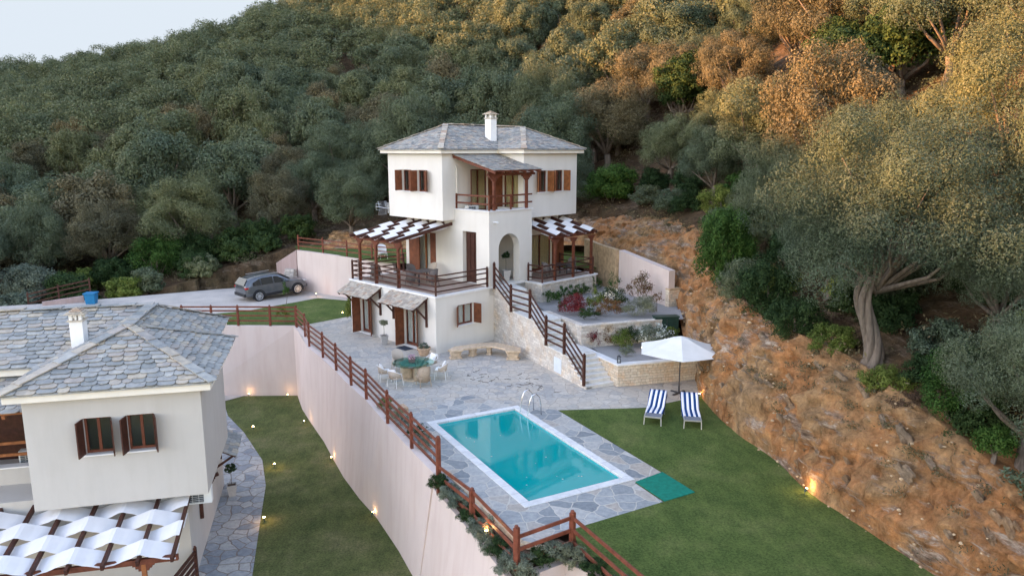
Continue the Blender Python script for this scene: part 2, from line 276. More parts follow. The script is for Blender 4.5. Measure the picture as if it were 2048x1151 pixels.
# ------------------------------------------------------------------ mesh helpers
class MB:
    def __init__(s): s.v = []; s.f = []; s.M = Matrix(); s.sm = False
    def add(s, vs, fs):
        o = len(s.v); s.v += [tuple(s.M @ Vector(v)) for v in vs]; s.f += [tuple(i + o for i in f) for f in fs]; return s
    def box(s, a, b):
        x0, y0, z0 = a; x1, y1, z1 = b
        return s.add([(x0, y0, z0), (x1, y0, z0), (x1, y1, z0), (x0, y1, z0), (x0, y0, z1), (x1, y0, z1), (x1, y1, z1), (x0, y1, z1)],
                     [(0, 3, 2, 1), (4, 5, 6, 7), (0, 1, 5, 4), (1, 2, 6, 5), (2, 3, 7, 6), (3, 0, 4, 7)])
    def cb(s, c, d): return s.box([c[i] - d[i] / 2 for i in range(3)], [c[i] + d[i] / 2 for i in range(3)])
    def bar(s, p, q, w, h, up=(0, 0, 1)):
        p = Vector(p); q = Vector(q); d = (q - p).normalized(); up = Vector(up)
        sd = d.cross(up)
        if sd.length < 1e-4: sd = Vector((1, 0, 0))
        sd.normalize(); u = sd.cross(d); a = sd * w / 2; b = u * h / 2
        return s.add([p - a - b, p + a - b, p + a + b, p - a + b, q - a - b, q + a - b, q + a + b, q - a + b],
                     [(0, 1, 2, 3), (7, 6, 5, 4), (0, 4, 5, 1), (1, 5, 6, 2), (2, 6, 7, 3), (3, 7, 4, 0)])
    def prism(s, poly, z0, z1):
        n = len(poly)
        tri = tessellate_polygon([[Vector((p[0], p[1], 0)) for p in poly]])
        area = sum(poly[i][0] * poly[(i + 1) % n][1] - poly[(i + 1) % n][0] * poly[i][1] for i in range(n))
        def ori(t, up):
            a, b, c = (poly[i] for i in t); cr = (b[0] - a[0]) * (c[1] - a[1]) - (b[1] - a[1]) * (c[0] - a[0])
            return tuple(t) if (cr > 0) == up else (t[0], t[2], t[1])
        fs = [ori(t, True) for t in tri] + [tuple(i + n for i in ori(t, False)) for t in tri]
        for i in range(n):
            j = (i + 1) % n; fs.append((i, i + n, j + n, j) if area > 0 else (i, j, j + n, i + n))
        return s.add([(p[0], p[1], z1) for p in poly] + [(p[0], p[1], z0) for p in poly], fs)
    def tube(s, pts, rs, n=8, cap=True):
        pts = [Vector(p) for p in pts]
        if isinstance(rs, (int, float)): rs = [rs] * len(pts)
        ring = []; vs = []; fs = []; prev = None
        for i, p in enumerate(pts):
            d = (pts[min(i + 1, len(pts) - 1)] - pts[max(i - 1, 0)]).normalized()
            a = d.cross(Vector((0, 0, 1))) if prev is None else prev - d * prev.dot(d)
            if a.length < 1e-3: a = d.cross(Vector((0, 1, 0)))
            a.normalize(); prev = a; b = d.cross(a)
            vs += [p + (a * math.cos(2 * math.pi * k / n) + b * math.sin(2 * math.pi * k / n)) * rs[i] for k in range(n)]
        for i in range(len(pts) - 1):
            for k in range(n): fs.append((i * n + k, i * n + (k + 1) % n, (i + 1) * n + (k + 1) % n, (i + 1) * n + k))
        if cap: fs += [tuple(range(n))[::-1], tuple(range((len(pts) - 1) * n, len(pts) * n))]
        return s.add(vs, fs)
    def lathe(s, prof, n=24, c=(0, 0, 0), sq=False):
        vs = []; fs = []
        for r, z in prof:
            for k in range(n):
                a = 2 * math.pi * (k + (.5 if sq else 0)) / n; rr = r * (math.sqrt(2) if sq else 1)
                vs.append((c[0] + rr * math.cos(a), c[1] + rr * math.sin(a), c[2] + z))
        for i in range(len(prof) - 1):
            for k in range(n): fs.append((i * n + k, i * n + (k + 1) % n, (i + 1) * n + (k + 1) % n, (i + 1) * n + k))
        fs += [tuple(range(n))[::-1], tuple(range((len(prof) - 1) * n, len(prof) * n))]
        return s.add(vs, fs)
    def panel(s, o, ax, nrm, outer, holes, th):
        """upright panel: outer and holes are (a, z) loops along axis ax from o; nrm is the outward normal; th goes inwards"""
        o = Vector(o); ax = Vector(ax); nrm = Vector(nrm); loops = [outer] + holes
        P = [p for l in loops for p in l]; tri = tessellate_polygon([[Vector((p[0], p[1], 0)) for p in l] for l in loops])
        fr = [o + ax * a + Vector((0, 0, z)) for a, z in P]; bk = [v - nrm * th for v in fr]; n = len(P); fs = []
        for t in tri:
            a, b, c = (fr[i] for i in t); up = (b - a).cross(c - a).dot(nrm) > 0
            fs.append(tuple(t) if up else tuple(t)[::-1]); fs.append(tuple(i + n for i in (tuple(t)[::-1] if up else tuple(t))))
        k = 0
        for l in loops:
            m = len(l)
            for i in range(m): fs.append((k + i, k + i + n, k + (i + 1) % m + n, k + (i + 1) % m))
            k += m
        return s.add(fr + bk, fs)
    def build(s, name, mat, parent=None, world=False, smooth=False, **kw):
        vs = s.v
        if world and parent is not None:
            mi = Matrix.LocRotScale(parent.location, parent.rotation_euler, None).inverted(); vs = [tuple(mi @ Vector(v)) for v in vs]
        me = bpy.data.meshes.new(name); me.from_pydata(vs, [], s.f); me.update()
        uvl = me.uv_layers.new(name='UVMap'); co = me.vertices; lp = me.loops
        for p in me.polygons:
            n = p.normal
            if abs(n.z) > .75: f = lambda c: (c.x, c.y)
            else:
                t = Vector((-n.y, n.x, 0)); t.normalize(); f = lambda c, t=t: (c.x * t.x + c.y * t.y, c.z)
            for li in p.loop_indices: uvl.data[li].uv = f(co[lp[li].vertex_index].co)
        if smooth: me.polygons.foreach_set('use_smooth', [True] * len(me.polygons))
        me.materials.append(MATS[mat])
        o = bpy.data.objects.new(name, me); C.objects.link(o)
        if parent is not None: o.parent = parent
        for k, v in kw.items(): o[k] = v
        return o
def bevel(o, w=.01, seg=2):
    m = o.modifiers.new('bevel', 'BEVEL'); m.width = w; m.segments = seg; m.limit_method = 'ANGLE'; return o
def thing(name, label, cat, loc=(0, 0, 0), rz=0, group=None):
    o = bpy.data.objects.new(name, None); C.objects.link(o); o.location = loc; o.rotation_euler = (0, 0, rz); o.empty_display_size = .3
    o['label'] = label; o['category'] = cat
    if group: o['group'] = group
    return o
def tag(o, label, cat, group=None):
    o['label'] = label; o['category'] = cat
    if group: o['group'] = group
    return o
def dup(root, loc, rz=0, label=None, scale=None):
    def cp(o, par):
        c = o.copy(); C.objects.link(c); c.parent = par
        for ch in kids.get(o.name, []): cp(ch, c)
        return c
    kids = {}
    st = [root]
    while st:
        o = st.pop(); kids[o.name] = list(o.children); st += kids[o.name]
    r = cp(root, None); r.location = loc; r.rotation_euler = (0, 0, rz)
    if scale: r.scale = scale if isinstance(scale, tuple) else (scale,) * 3
    if label: r['label'] = label
    return r
def struct(o, kind='structure'): o['kind'] = kind; return o
def sheet(name, poly, z, mat, holes=None, kind='structure', sub=0):
    loops = [poly] + (holes or []); P = [p for l in loops for p in l]
    tri = tessellate_polygon([[Vector((p[0], p[1], 0)) for p in l] for l in loops])
    me = bpy.data.meshes.new(name); fs = []
    for t in tri:
        a, b, c = (P[i] for i in t); cr = (b[0] - a[0]) * (c[1] - a[1]) - (b[1] - a[1]) * (c[0] - a[0])
        fs.append(tuple(t) if cr > 0 else tuple(t)[::-1])
    me.from_pydata([(p[0], p[1], p[2] if len(p) > 2 else z) for p in P], [], fs); me.update(); me.materials.append(MATS[mat])
    o = bpy.data.objects.new(name, me); C.objects.link(o); return struct(o, kind)
def leafmesh(name, P, N, ln, wd, mat, seed=0, droop=.0):
    """quads at points P with normals N"""
    rg = np.random.default_rng(seed); n = len(P)
    N = N / (np.linalg.norm(N, axis=1, keepdims=True) + 1e-9)
    t = rg.normal(size=(n, 3)); t -= N * (t * N).sum(1, keepdims=True); t /= np.linalg.norm(t, axis=1, keepdims=True) + 1e-9
    b = np.cross(N, t); l = (ln * rg.uniform(.6, 1.3, (n, 1))) / 2; w = (wd * rg.uniform(.7, 1.3, (n, 1))) / 2
    V = np.stack([P - t * l, P + b * w, P + t * l, P - b * w], 1).reshape(-1, 3)
    me = bpy.data.meshes.new(name); me.vertices.add(n * 4); me.vertices.foreach_set('co', V.ravel().astype(np.float32))
    me.loops.add(n * 4); me.loops.foreach_set('vertex_index', np.arange(n * 4, dtype=np.int32))
    me.polygons.add(n); me.polygons.foreach_set('loop_start', np.arange(0, n * 4, 4, dtype=np.int32))
    me.update(calc_edges=True); me.materials.append(MATS[mat]); return me
def cloud(seed, R3, nb, n, br=(.28, .45), inner=.35, flat=.2, zc=0.0, lobes=None):
    """leaf points on tufts that sit on rounded lobes filling an ellipsoid; returns points, normals, lobe centres"""
    rg = np.random.default_rng(seed); R3 = np.array(R3, float); c = []; L = lobes or max(5, int(nb * .55)); tries = 0
    gap = 1.25 / L ** .36
    while len(c) < L:
        d = rg.normal(size=3); d /= np.linalg.norm(d); d[2] = d[2] if d[2] > -.6 else -d[2]
        q = d * rg.uniform(.42, .72); tries += 1
        if tries < 3000 and c and min(np.linalg.norm((q - k)) for k in c) < gap: continue
        c.append(q)
    c = np.array(c); rad = rg.uniform(.30, .40, L) * (14 / L) ** .22; T = 9
    d = rg.normal(size=(L, T, 3)); d /= np.linalg.norm(d, axis=2, keepdims=True); d[..., 2] = np.where(d[..., 2] < -.5, -d[..., 2], d[..., 2])
    tc = (c[:, None] + d * rad[:, None, None] * rg.uniform(.6, 1.05, (L, T, 1))).reshape(-1, 3); tr_ = np.repeat(rad, T) * rg.uniform(.34, .58, L * T); lc = np.repeat(c, T, axis=0)
    w = tr_ ** 2; w /= w.sum(); k = rg.choice(L * T, n, p=w)
    e = rg.normal(size=(n, 3)); e /= np.linalg.norm(e, axis=1, keepdims=True)
    r = tr_[k] * (1 - inner * rg.random(n) ** 2) * (1 + .28 * np.sin(e[:, 0] * 6 + k) * np.sin(e[:, 1] * 7 + 2 * k)); P = tc[k] + e * r[:, None]
    m = rg.random(n) < .13; P[m] = lc[k[m]] + e[m] * (rad.mean() * .7)
    out = P - lc[k]; out /= np.linalg.norm(out, axis=1, keepdims=True) + 1e-6
    N = e * .55 + out * .6 + rg.normal(size=(n, 3)) * .38; P = P * R3; P[:, 2] += zc
    return P, N, c * R3 + np.array([0, 0, zc])
# ------------------------------------------------------------------ terrain
CT = [(13.6,8,1.8),(12.9,13,2.1),(12.7,16,2.6),(12.0,19,3.1),(11.6,22.9,3.9),(11.3,26,3.8),(10.8,30,3.8),(10.8,34,4.2),(11.3,38,4.8),(11.5,42,5.6),(11,46,6.1),(10,51,6.3),(7,56,6.3),(2,60,5.4),(-4,61,4.5),(-10,61,3.5),(-16,60,3.2),(-18,58,3),(-24,60,1.2),(-30,59,0),(-36,57,-1),(-45,52,-2.5),(-60,45,-4),
(25,20,14),(25,40,15),(22,55,16),(40,35,26),(50,60,34),(15,75,15),(0,80,10),(-20,80,8),(-40,80,3),(-70,80,0),(60,100,48),(30,100,32),(0,110,22),(-30,110,16),(-70,110,10),(90,150,75),(45,150,58),(0,160,45),(-40,160,36),(-90,160,20),(-130,175,21),(0,220,66),(-60,215,36),(-100,200,29),(60,220,95),(120,220,110),(-150,220,20),(-100,300,34),(0,300,80),(-200,300,30),(150,300,120)]
_A = np.array(CT, float); _n = len(_A)
def _phi(r): return np.where(r > 0, r * r * np.log(r + 1e-9), 0)
_K = _phi(np.linalg.norm(_A[:, None, :2] - _A[None, :, :2], axis=2)) + np.eye(_n) * 5
_P = np.c_[np.ones(_n), _A[:, :2]]
_W = np.linalg.solve(np.block([[_K, _P], [_P.T, np.zeros((3, 3))]]), np.r_[_A[:, 2], 0, 0, 0])
def ground(x, y):
    x = np.asarray(x, float); y = np.asarray(y, float)
    r = np.sqrt((x[..., None] - _A[:, 0]) ** 2 + (y[..., None] - _A[:, 1]) ** 2)
    return _phi(r) @ _W[:_n] + _W[_n] + _W[_n + 1] * x + _W[_n + 2] * y
def inside(poly, x, y):
    c = False; n = len(poly)
    for i in range(n):
        x0, y0 = poly[i]; x1, y1 = poly[(i + 1) % n]
        if (y0 > y) != (y1 > y) and x < (x1 - x0) * (y - y0) / (y1 - y0) + x0: c = not c
    return c
# the built land: nothing of the hillside shows inside this outline
SITE = [(15.5, 4), (12.6, 15), (11.9, 19), (11.0, 23), (10.6, 27), (10.2, 31), (10.2, 34.5), (10.7, 38), (11.0, 42), (10.4, 46), (9.2, 50.5), (6.2, 55), (2, 58.6), (-4, 59.6), (-10, 59.8), (-15.6, 58.6), (-18.8, 57.2), (-23, 56.6), (-28, 53.6), (-33, 50.6), (-46, 46.0), (-70, 38), (-90, 2), (-20, 2)]
def hillside():
    def gridmesh(xs, ys):
        X, Y = np.meshgrid(xs, ys); Z = ground(X, Y)
        for i in range(len(ys)):
            for j in range(len(xs)):
                x, y = X[i, j], Y[i, j]
                Z[i, j] += .35 * noise.noise(Vector((x * .25, y * .25, 0))) + .12 * noise.noise(Vector((x, y, 3)))
                if y < 62 and inside(SITE, x, y): Z[i, j] = -9
        V = np.stack([X, Y, Z], -1).reshape(-1, 3).tolist(); nx = len(xs)
        F = [(i * nx + j, i * nx + j + 1, (i + 1) * nx + j + 1, (i + 1) * nx + j) for i in range(len(ys) - 1) for j in range(nx - 1)]
        return V, F
    mb = MB(); xs = np.r_[-260:-70:8, -70:40:.8, 40:262:6]; ys = np.r_[3:66:.8, 66:130:2.5, 130:420:8]
    V, F = gridmesh(xs, ys); mb.add(V, F)
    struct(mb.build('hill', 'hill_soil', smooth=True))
hillside()
# unseen ridge added to the west, shaped to keep sun off the valley
rd = [(-250, -420, 20), (-250, -120, 24), (-250, -40, 33), (-250, 40, 45), (-250, 110, 58), (-250, 165, 70), (-262, 230, 68)]
mb = MB(); vs = []; fs = []
for i, (x, y, z) in enumerate(rd): vs += [(x - 150, y, -12), (x - 40, y, z * .75), (x, y, z), (x + 30, y, z * .7), (x + 95, y, -8)]
for i in range(len(rd) - 1):
    for k in range(4): fs.append((i * 5 + k, i * 5 + k + 1, (i + 1) * 5 + k + 1, (i + 1) * 5 + k))
mb.add(vs, fs); struct(mb.build('shade_ridge', 'hill_soil', smooth=True))
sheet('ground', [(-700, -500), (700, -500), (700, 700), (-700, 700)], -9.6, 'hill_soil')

# earth cliff cut into the slope: base line, top line
CL = [((12.6, 6, 0), (13.9, 5.5, 1.7)), ((11.8, 12, 0), (12.9, 12, 1.9)), ((11.1, 15.5, 0), (12.1, 15.7, 2.5)), ((10.6, 17.5, 0), (11.7, 17.8, 3.1)), ((10.05, 19.3, 0), (11.25, 19.8, 3.5)), ((9.35, 21.6, 0), (10.9, 22.3, 3.9)),
      ((9.15, 24, 0), (10.55, 24.6, 4.0)), ((8.55, 26.6, 0), (10.0, 27.3, 4.0)), ((8.3, 28.8, 0), (9.85, 29.5, 4.1)), ((8.3, 31, 0), (9.9, 31.5, 4.2)), ((8.6, 33, .1), (10.5, 34, 4.3)),
      ((8.75, 34.8, .8), (10.9, 36, 4.7)), ((8.95, 36.8, 1.8), (11.7, 38, 5.2)), ((9.25, 39, 2.0), (11.6, 41, 5.5)), ((9.3, 41.2, 3.0), (11.7, 44, 5.9)), ((8.6, 44, 4.0), (11.2, 47.5, 6.1)), ((7.4, 47.5, 4.2), (9.9, 51.5, 6.2)), ((6.3, 51.5, 4.2), (7.9, 55.5, 6.1)), ((3.5, 55, 3.9), (4.5, 59, 5.6)), ((-1, 56.5, 3.4), (-.5, 61.5, 5.6)), ((-8, 57.2, 3.1), (-8, 61.5, 4.4)), ((-15, 57, 3.0), (-15, 61, 3.9))]
def cliff():
    mb = MB(); pts = []
    for i in range(len(CL) - 1):
        n = max(3, int((Vector(CL[i + 1][0]) - Vector(CL[i][0])).length / .16))
        for k in range(n): pts.append((i, k / n))
    pts.append((len(CL) - 2, 1.0)); NV = 40; vs = []
    for i, t in pts:
        def cr(a, q):
            p0, p1, p2, p3 = (Vector(CL[max(0, min(len(CL) - 1, q + d))][a]) for d in (-1, 0, 1, 2))
            return .5 * ((2 * p1) + (p2 - p0) * t + (2 * p0 - 5 * p1 + 4 * p2 - p3) * t * t + (3 * p1 - p0 - 3 * p2 + p3) * t ** 3)
        b = cr(0, i); tp = cr(1, i); o = (tp - b); o.z = 0; o.normalize()
        for k in range(NV + 1):
            s = -.08 + 1.32 * k / NV
            if s <= 1: p = b + (tp - b) * s; p.z = b.z + (tp.z - b.z) * (1 - (1 - max(s, 0)) ** 1.35) if s > 0 else b.z - .3; bul = math.sin(math.pi * max(s, 0)) ; p -= o * .25 * bul
            else: p = tp + o * (s - 1) * 7; p.z = float(ground(p.x, p.y)) * min(1, (s - 1) * 4) + tp.z * (1 - min(1, (s - 1) * 4)) + .12 - (s - 1) * .9
            amp = max(0, min(1, s * 5)) * (1 if s < 1 else max(0, 1.3 - s))
            q = Vector(p); r1 = noise.noise(q * .42); r2 = noise.noise(q * 1.25 + Vector((7, 0, 0))); r3 = noise.noise(q * 3.3); cell = noise.cell(Vector((q.x * 1.1 + q.z * .5, q.y * .9 + q.z * .9, q.z * 1.3)))
            r4 = noise.noise(q * 7.5); st_ = noise.noise(Vector((q.x * .5 + q.y * .35, q.y * .25, q.z * 2.6 + q.y * 1.5))); p -= (o * .85 + Vector((0, 0, -.3))) * (r1 * .6 + (.45 - abs(r2)) * .75 + r3 * .30 + r4 * .13 + st_ * .28 + (cell - .5) * .16) * amp * .85
            vs.append(p)
    m = NV + 1; fs = [(i * m + k, (i + 1) * m + k, (i + 1) * m + k + 1, i * m + k + 1) for i in range(len(pts) - 1) for k in range(NV)]
    mb.add(vs, [f[::-1] for f in fs]); struct(mb.build('earth_bank', 'earth_cut', smooth=True))
cliff()
# ------------------------------------------------------------------ flat ground of the site
WT = [(-13.36, 43.71), (-12.1, 41.25), (-11.3, 39.1), (-9.95, 36.9), (-8.75, 34.75), (-7.55, 32.45), (-6.35, 30.35), (-5.02, 27.6), (-3.72, 25.05), (-2.62, 22.95)]   # top of the long wall, outer edge
WF = [(-13.45, 44.0), (-12.45, 41.5), (-11.2, 39.0), (-9.95, 36.6), (-8.8, 34.1), (-7.9, 32.2), (-6.8, 30.2), (-5.62, 28.3), (-4.4, 25.9), (-3.3, 23.45)]
POOL = [(-3.19, 27.62), (.17, 29.64), (3.86, 22.55), (.42, 20.48)]
def P2(a, b, t): return (a[0] + (b[0] - a[0]) * t, a[1] + (b[1] - a[1]) * t)
# pool outline is a true rectangle in its own frame
PA = R(-61.9); pd = Vector((math.cos(PA), math.sin(PA), 0)); ps = Vector((-pd.y, pd.x, 0))
pc = Vector((.315, 25.07, 0)); PL, PW = 8.03, 4.12
def pp(a, b, z=0): q = pc + pd * a + ps * b; return (q.x, q.y, z)
def rect(l, w): return [pp(-l / 2, -w / 2)[:2], pp(l / 2, -w / 2)[:2], pp(l / 2, w / 2)[:2], pp(-l / 2, w / 2)[:2]]
patio = [(-13.2, 43.6), (-12.49, 44.5), (-10.52, 46.6), (-9.0, 46), (0, 44), (8.3, 36), (8.9, 33.5), (8.6, 31.0), (5.57, 29.33), (1.91, 29.03), (-2.0, 30.9), (-5.0, 27.55), (-6.3, 30.3), (-8.7, 34.7), (-11.25, 39.1)]
sheet('patio', patio, 0, 'paving_patio')
poolpave = [(-5.0, 27.55), (-2.0, 30.9), (1.91, 29.03), (5.01, 23.06), (3.99, 22.27), (4.65, 20.96), (2.1, 19.52), (.45, 18.5), (-2.6, 22.95), (-3.7, 25.05)]
sheet('pool_surround', poolpave, 0, 'paving_pool', [rect(PL - .3, PW - .3)])
sheet('lawn', [(1.91, 29.03), (5.57, 29.33), (8.6, 31.0), (9.6, 28), (10.6, 22), (12.2, 17), (13.5, 12), (14.5, 5), (8.4, 5), (5.8, 10.6), (3.35, 15.5), (1.8, 18.35), (1.75, 19.3), (2.1, 19.52), (4.65, 20.96), (3.99, 22.27), (5.01, 23.06)], .012, 'lawn')
sheet('front_lawn', [(-17.88, 48.1), (-14.14, 52.5), (-11.2, 51.4), (-10.4, 46.7), (-12.49, 44.5), (-13.3, 43.9), (-19.8, 43.9), (-19.9, 47.2)], .012, 'lawn')
sheet('driveway', [(-60, 32), (-60, 40), (-45, 46.4), (-33, 50.6), (-28.3, 53.0), (-23, 56.0), (-18.8, 58.0), (-16.3, 55.9), (-11.0, 52.5), (-8, 49), (-10.4, 46.7), (-12.49, 44.5), (-19.5, 43.9), (-26, 44), (-40, 33)], -.01, 'gravel_white')
sheet('terrace_lawn', [(-17.5, 58.8), (-16.4, 55.8), (-11.3, 52.3), (-9, 50), (8, 47), (7.6, 53), (3, 57.5), (-10, 60)], 3.02, 'lawn')
sheet('villa_lawn', [(-60, 2), (2, 2), (2, 22), (-2.9, 23), (-7, 31), (-12.4, 42), (-13.4, 44.2), (-60, 44.2)], -4.45, 'lawn_low')
sheet('path', [(-17.2, 42.0), (-16.38, 40.29), (-14.57, 37.8), (-12.34, 34.14), (-11.25, 31.35), (-10.18, 27.25), (-9.24, 23.69), (-8.0, 17), (-7, 9), (-30, 9), (-30, 24), (-20, 40)], -4.435, 'paving_path')
sheet('gravel_yard', [(-16.6, 43.86), (-18.3, 41.9), (-24, 37), (-45, 36), (-45, 44.1), (-16.6, 44.1)], -4.425, 'gravel_white')
# long retaining wall
def wall_between(name, top, foot, ztop, zfoot, th, mat, label, cat, extra=None):
    t = thing(name, label, cat, (top[0][0], top[0][1], zfoot)); mb = MB(); n = len(top); off = []
    for i in range(n):
        a = Vector(top[max(0, i - 1)]); b = Vector(top[min(n - 1, i + 1)]); d = (b - a).normalized(); off.append(Vector((-d.y, d.x)))
    zt = ztop if isinstance(ztop, list) else [ztop] * n; zf = zfoot if isinstance(zfoot, list) else [zfoot] * n
    vs = []
    for i in range(n):
        o = off[i] * th
        vs += [(foot[i][0], foot[i][1], zf[i]), (top[i][0], top[i][1], zt[i]), (top[i][0] + o.x, top[i][1] + o.y, zt[i]), (foot[i][0] + o.x, foot[i][1] + o.y, zf[i])]
    fs = []
    for i in range(n - 1):
        for k in range(4): fs.append((i * 4 + k, (i + 1) * 4 + k, (i + 1) * 4 + (k + 1) % 4, i * 4 + (k + 1) % 4))
    fs += [(0, 1, 2, 3), tuple((n - 1) * 4 + k for k in (3, 2, 1, 0))]
    mb.add(vs, fs); mb.build('wall', mat, t, world=True); return t
wall_between('retaining_wall', WT, WF, .02, -4.6, .28, 'render_pink', 'long tall pink retaining wall running from the pool end back past the patio', 'retaining wall')
wall_between('retaining_wall', [(-28, 43.6), (-20, 43.9), (-13.15, 43.74)], [(-28, 43.5), (-20, 43.75), (-13.1, 43.9)], .02, -4.6, .25, 'render_pink', 'pink retaining wall across the end of the lower lawn, behind the villa roof', 'retaining wall')
LWT = [(-2.76, 23.27), (-1.15, 19.9), (.1, 17.2)]
wall_between('retaining_wall', LWT, [(-3.42, 23.75), (-1.9, 20.4), (-.6, 17.5)], [-.55, -.5, -.52], -4.6, .3, 'render_pink', 'low stepped-down end of the pink retaining wall with plants spilling over it', 'retaining wall')
wall_between('retaining_wall', [(.45, 17.25), (.75, 17.75), (1.45, 18.15), (2.1, 17.6), (3.2, 15.3), (5.6, 10.5)], [(.45, 17.2), (.75, 17.7), (1.45, 18.1), (2.0, 17.5), (3.1, 15.2), (5.5, 10.4)], [-.5, -.38, -.34, -.35, -.4, -.4], -4.6, .3, 'render_pink', 'curved pink retaining wall at the bottom edge, in front of the lawn fence', 'retaining wall')
# planting strip behind fence by the pool
sheet('flower_bed', [(-4.9, 27.3), (-2.2, 23.3), (.2, 18.8), (1.3, 19.0), (1.8, 18.5), (1.45, 18.3), (.7, 17.95), (.4, 17.5), (-.9, 20.2), (-2.3, 22.9), (-3.6, 25.3)], -.12, 'soil')
sheet('planting_strip', [(-13.2, 43.7), (-12.0, 41.3), (-11.2, 39.1), (-9.85, 36.9), (-8.65, 34.75), (-7.45, 32.45), (-6.25, 30.35), (-4.95, 27.6), (-3.65, 25.05), (-2.55, 22.95), (-2.0, 23.4), (-3.0, 27), (-8, 36), (-12.5, 44)], -.02, 'soil')
sheet('planting_strip', [(-2.55, 22.9), (-1.05, 19.95), (.25, 17.1), (.45, 17.3), (.75, 17.8), (1.45, 18.2), (2.15, 17.65), (3.25, 15.35), (5.65, 10.5), (8, 10.5), (2.0, 19.6), (-2.2, 23.1)], -.40, 'soil')
mb = MB()
for a, b in (((-2.15, 23.0), (.25, 18.55)), ((.25, 18.55), (.95, 18.25))): mb.bar((*a, -.02), (*b, -.02), .16, .14)
tag(mb.build('bed_edging', 'sandstone'), 'low sandstone edging between the pool paving and the planting strip', 'edging')
# small pink walls by the driveway
wall_between('retaining_wall', [(-16.45, 55.75), (-13.8, 53.9), (-11.2, 52.15), (-8.2, 50.2)], [(-16.45, 55.75), (-13.8, 53.9), (-11.2, 52.15), (-8.2, 50.2)], [3.08, 3.05, 2.98, 2.9], -.1, .25, 'render_pink', 'pink retaining wall beside the parked car, below the upper fence', 'retaining wall')
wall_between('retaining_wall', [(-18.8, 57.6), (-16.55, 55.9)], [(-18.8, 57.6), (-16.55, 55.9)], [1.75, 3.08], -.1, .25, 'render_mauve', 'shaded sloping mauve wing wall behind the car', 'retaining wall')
mb = MB()
for k in range(7):
    mb.bar((-17.2 + k * .06 - .5, 55.6 + .1, .12 + k * .24), (-16.55, 55.35, .12 + k * .24), .9 - k * .1, .22)
tag(mb.build('stone_steps', 'rock'), 'rough pale stone steps against the mauve wing wall', 'steps')
# pink garden wall to the right of the house
wall_between('garden_wall', [(6.6, 44.9), (8.75, 40.4)], [(6.6, 44.9), (8.75, 40.4)], [4.55, 4.0], 1.6, .42, 'render_pink', 'free-standing pink wall with rounded end sloping down behind the flower bed', 'wall')
wall_between('garden_wall', [(5.0, 50.5), (5.6, 47.3), (6.42, 45.05)], [(5.0, 50.5), (5.6, 47.3), (6.42, 45.05)], [4.6, 4.6, 4.55], 1.6, .3, 'rock_warm', 'ochre stained concrete wall behind the right pergola', 'wall')
# gravel planting beds
sheet('gravel_bed', [(3.6, 36.0), (8.9, 37.2), (9.4, 40.5), (7.0, 45), (5.6, 48), (3, 46), (1.2, 41.5), (1.9, 38.6), (3.2, 36.4)], 1.98, 'gravel_bed')
sheet('gravel_bed', [(4.0, 35.4), (4.9, 32.55), (8.6, 33.5), (9.2, 37.0), (3.6, 36.1)], .93, 'gravel_bed')
# ------------------------------------------------------------------ house helpers
def slates(mb, poly, row=.2, wmin=.24, wmax=.5, lift=.028, rnd=True, seed=1, thick=.02):
    """rows of overlapping slates over a roof plane; poly[0]->poly[1] is the eave"""
    rg = random.Random(seed); P = [Vector(p) for p in poly]; x = (P[1] - P[0]).normalized()
    c = sum(P, Vector()) / len(P); y = (c - P[0]) - x * (c - P[0]).dot(x); y.normalize(); n = x.cross(y)
    if n.z < 0: n = -n
    L = [((p - P[0]).dot(x), (p - P[0]).dot(y)) for p in P]; ymax = max(l[1] for l in L); m = len(L)
    def span(yy):
        xs = []
        for i in range(m):
            (ax, ay), (bx, by) = L[i], L[(i + 1) % m]
            if (ay > yy) != (by > yy): xs.append(ax + (bx - ax) * (yy - ay) / (by - ay))
        return (min(xs), max(xs)) if len(xs) > 1 else None
    yy = -.03; r = 0
    while yy < ymax - .04:
        sp = span(max(yy + row * .6, .01))
        if sp:
            xx = sp[0] - rg.random() * .25
            while xx < sp[1] - .03:
                w = rg.uniform(wmin, wmax); a = max(xx, sp[0] - .03); b = min(xx + w - .012, sp[1] + .03); xx += w
                if b - a < .06: continue
                j = rg.uniform(-.03, .03); hgt = lift * rg.uniform(.8, 1.6); up = row * 1.45; dw = b - a; cr = min(.09, dw * .34)
                pts = [(a + .01, yy + up), (b - .01, yy + up)]
                if rnd: pts += [(b, yy + j + cr * 1.1), (b - cr * .45, yy + j + cr * .3), (b - cr * 1.2, yy + j), (a + cr * 1.2, yy + j + rg.uniform(-.01, .01)), (a + cr * .45, yy + j + cr * .3), (a, yy + j + cr * 1.1)]
                else: pts += [(b, yy + j), (a, yy + j + rg.uniform(-.012, .012))]
                k = len(pts); tw = rg.uniform(-.006, .006); vs = []
                for px, py in pts:
                    z = hgt * (1 - (py - yy) / up) + .012 + tw * (px - a) / dw; vs.append(P[0] + x * px + y * py + n * (z + thick * .5))
                for px, py in pts:
                    z = hgt * (1 - (py - yy) / up) - .004; vs.append(P[0] + x * px + y * py + n * z)
                up_ok = (vs[1] - vs[0]).cross(vs[2] - vs[1]).dot(n) > 0
                fs = [tuple(range(k)) if up_ok else tuple(range(k))[::-1]]
                for i in range(k):
                    q = (i, i + k, (i + 1) % k + k, (i + 1) % k); fs.append(q if up_ok else q[::-1])
                mb.add(vs, fs)
        yy += row * rg.uniform(.93, 1.07); r += 1
def under(mb, polys, drop=.07):
    for pl_ in polys:
        n = len(pl_); v = [tuple(p) for p in pl_] + [(p[0], p[1], p[2] - drop) for p in pl_]
        mb.add(v, [tuple(range(n)), tuple(range(n, 2 * n))[::-1]] + [(i, i + n, (i + 1) % n + n, (i + 1) % n) for i in range(n)])
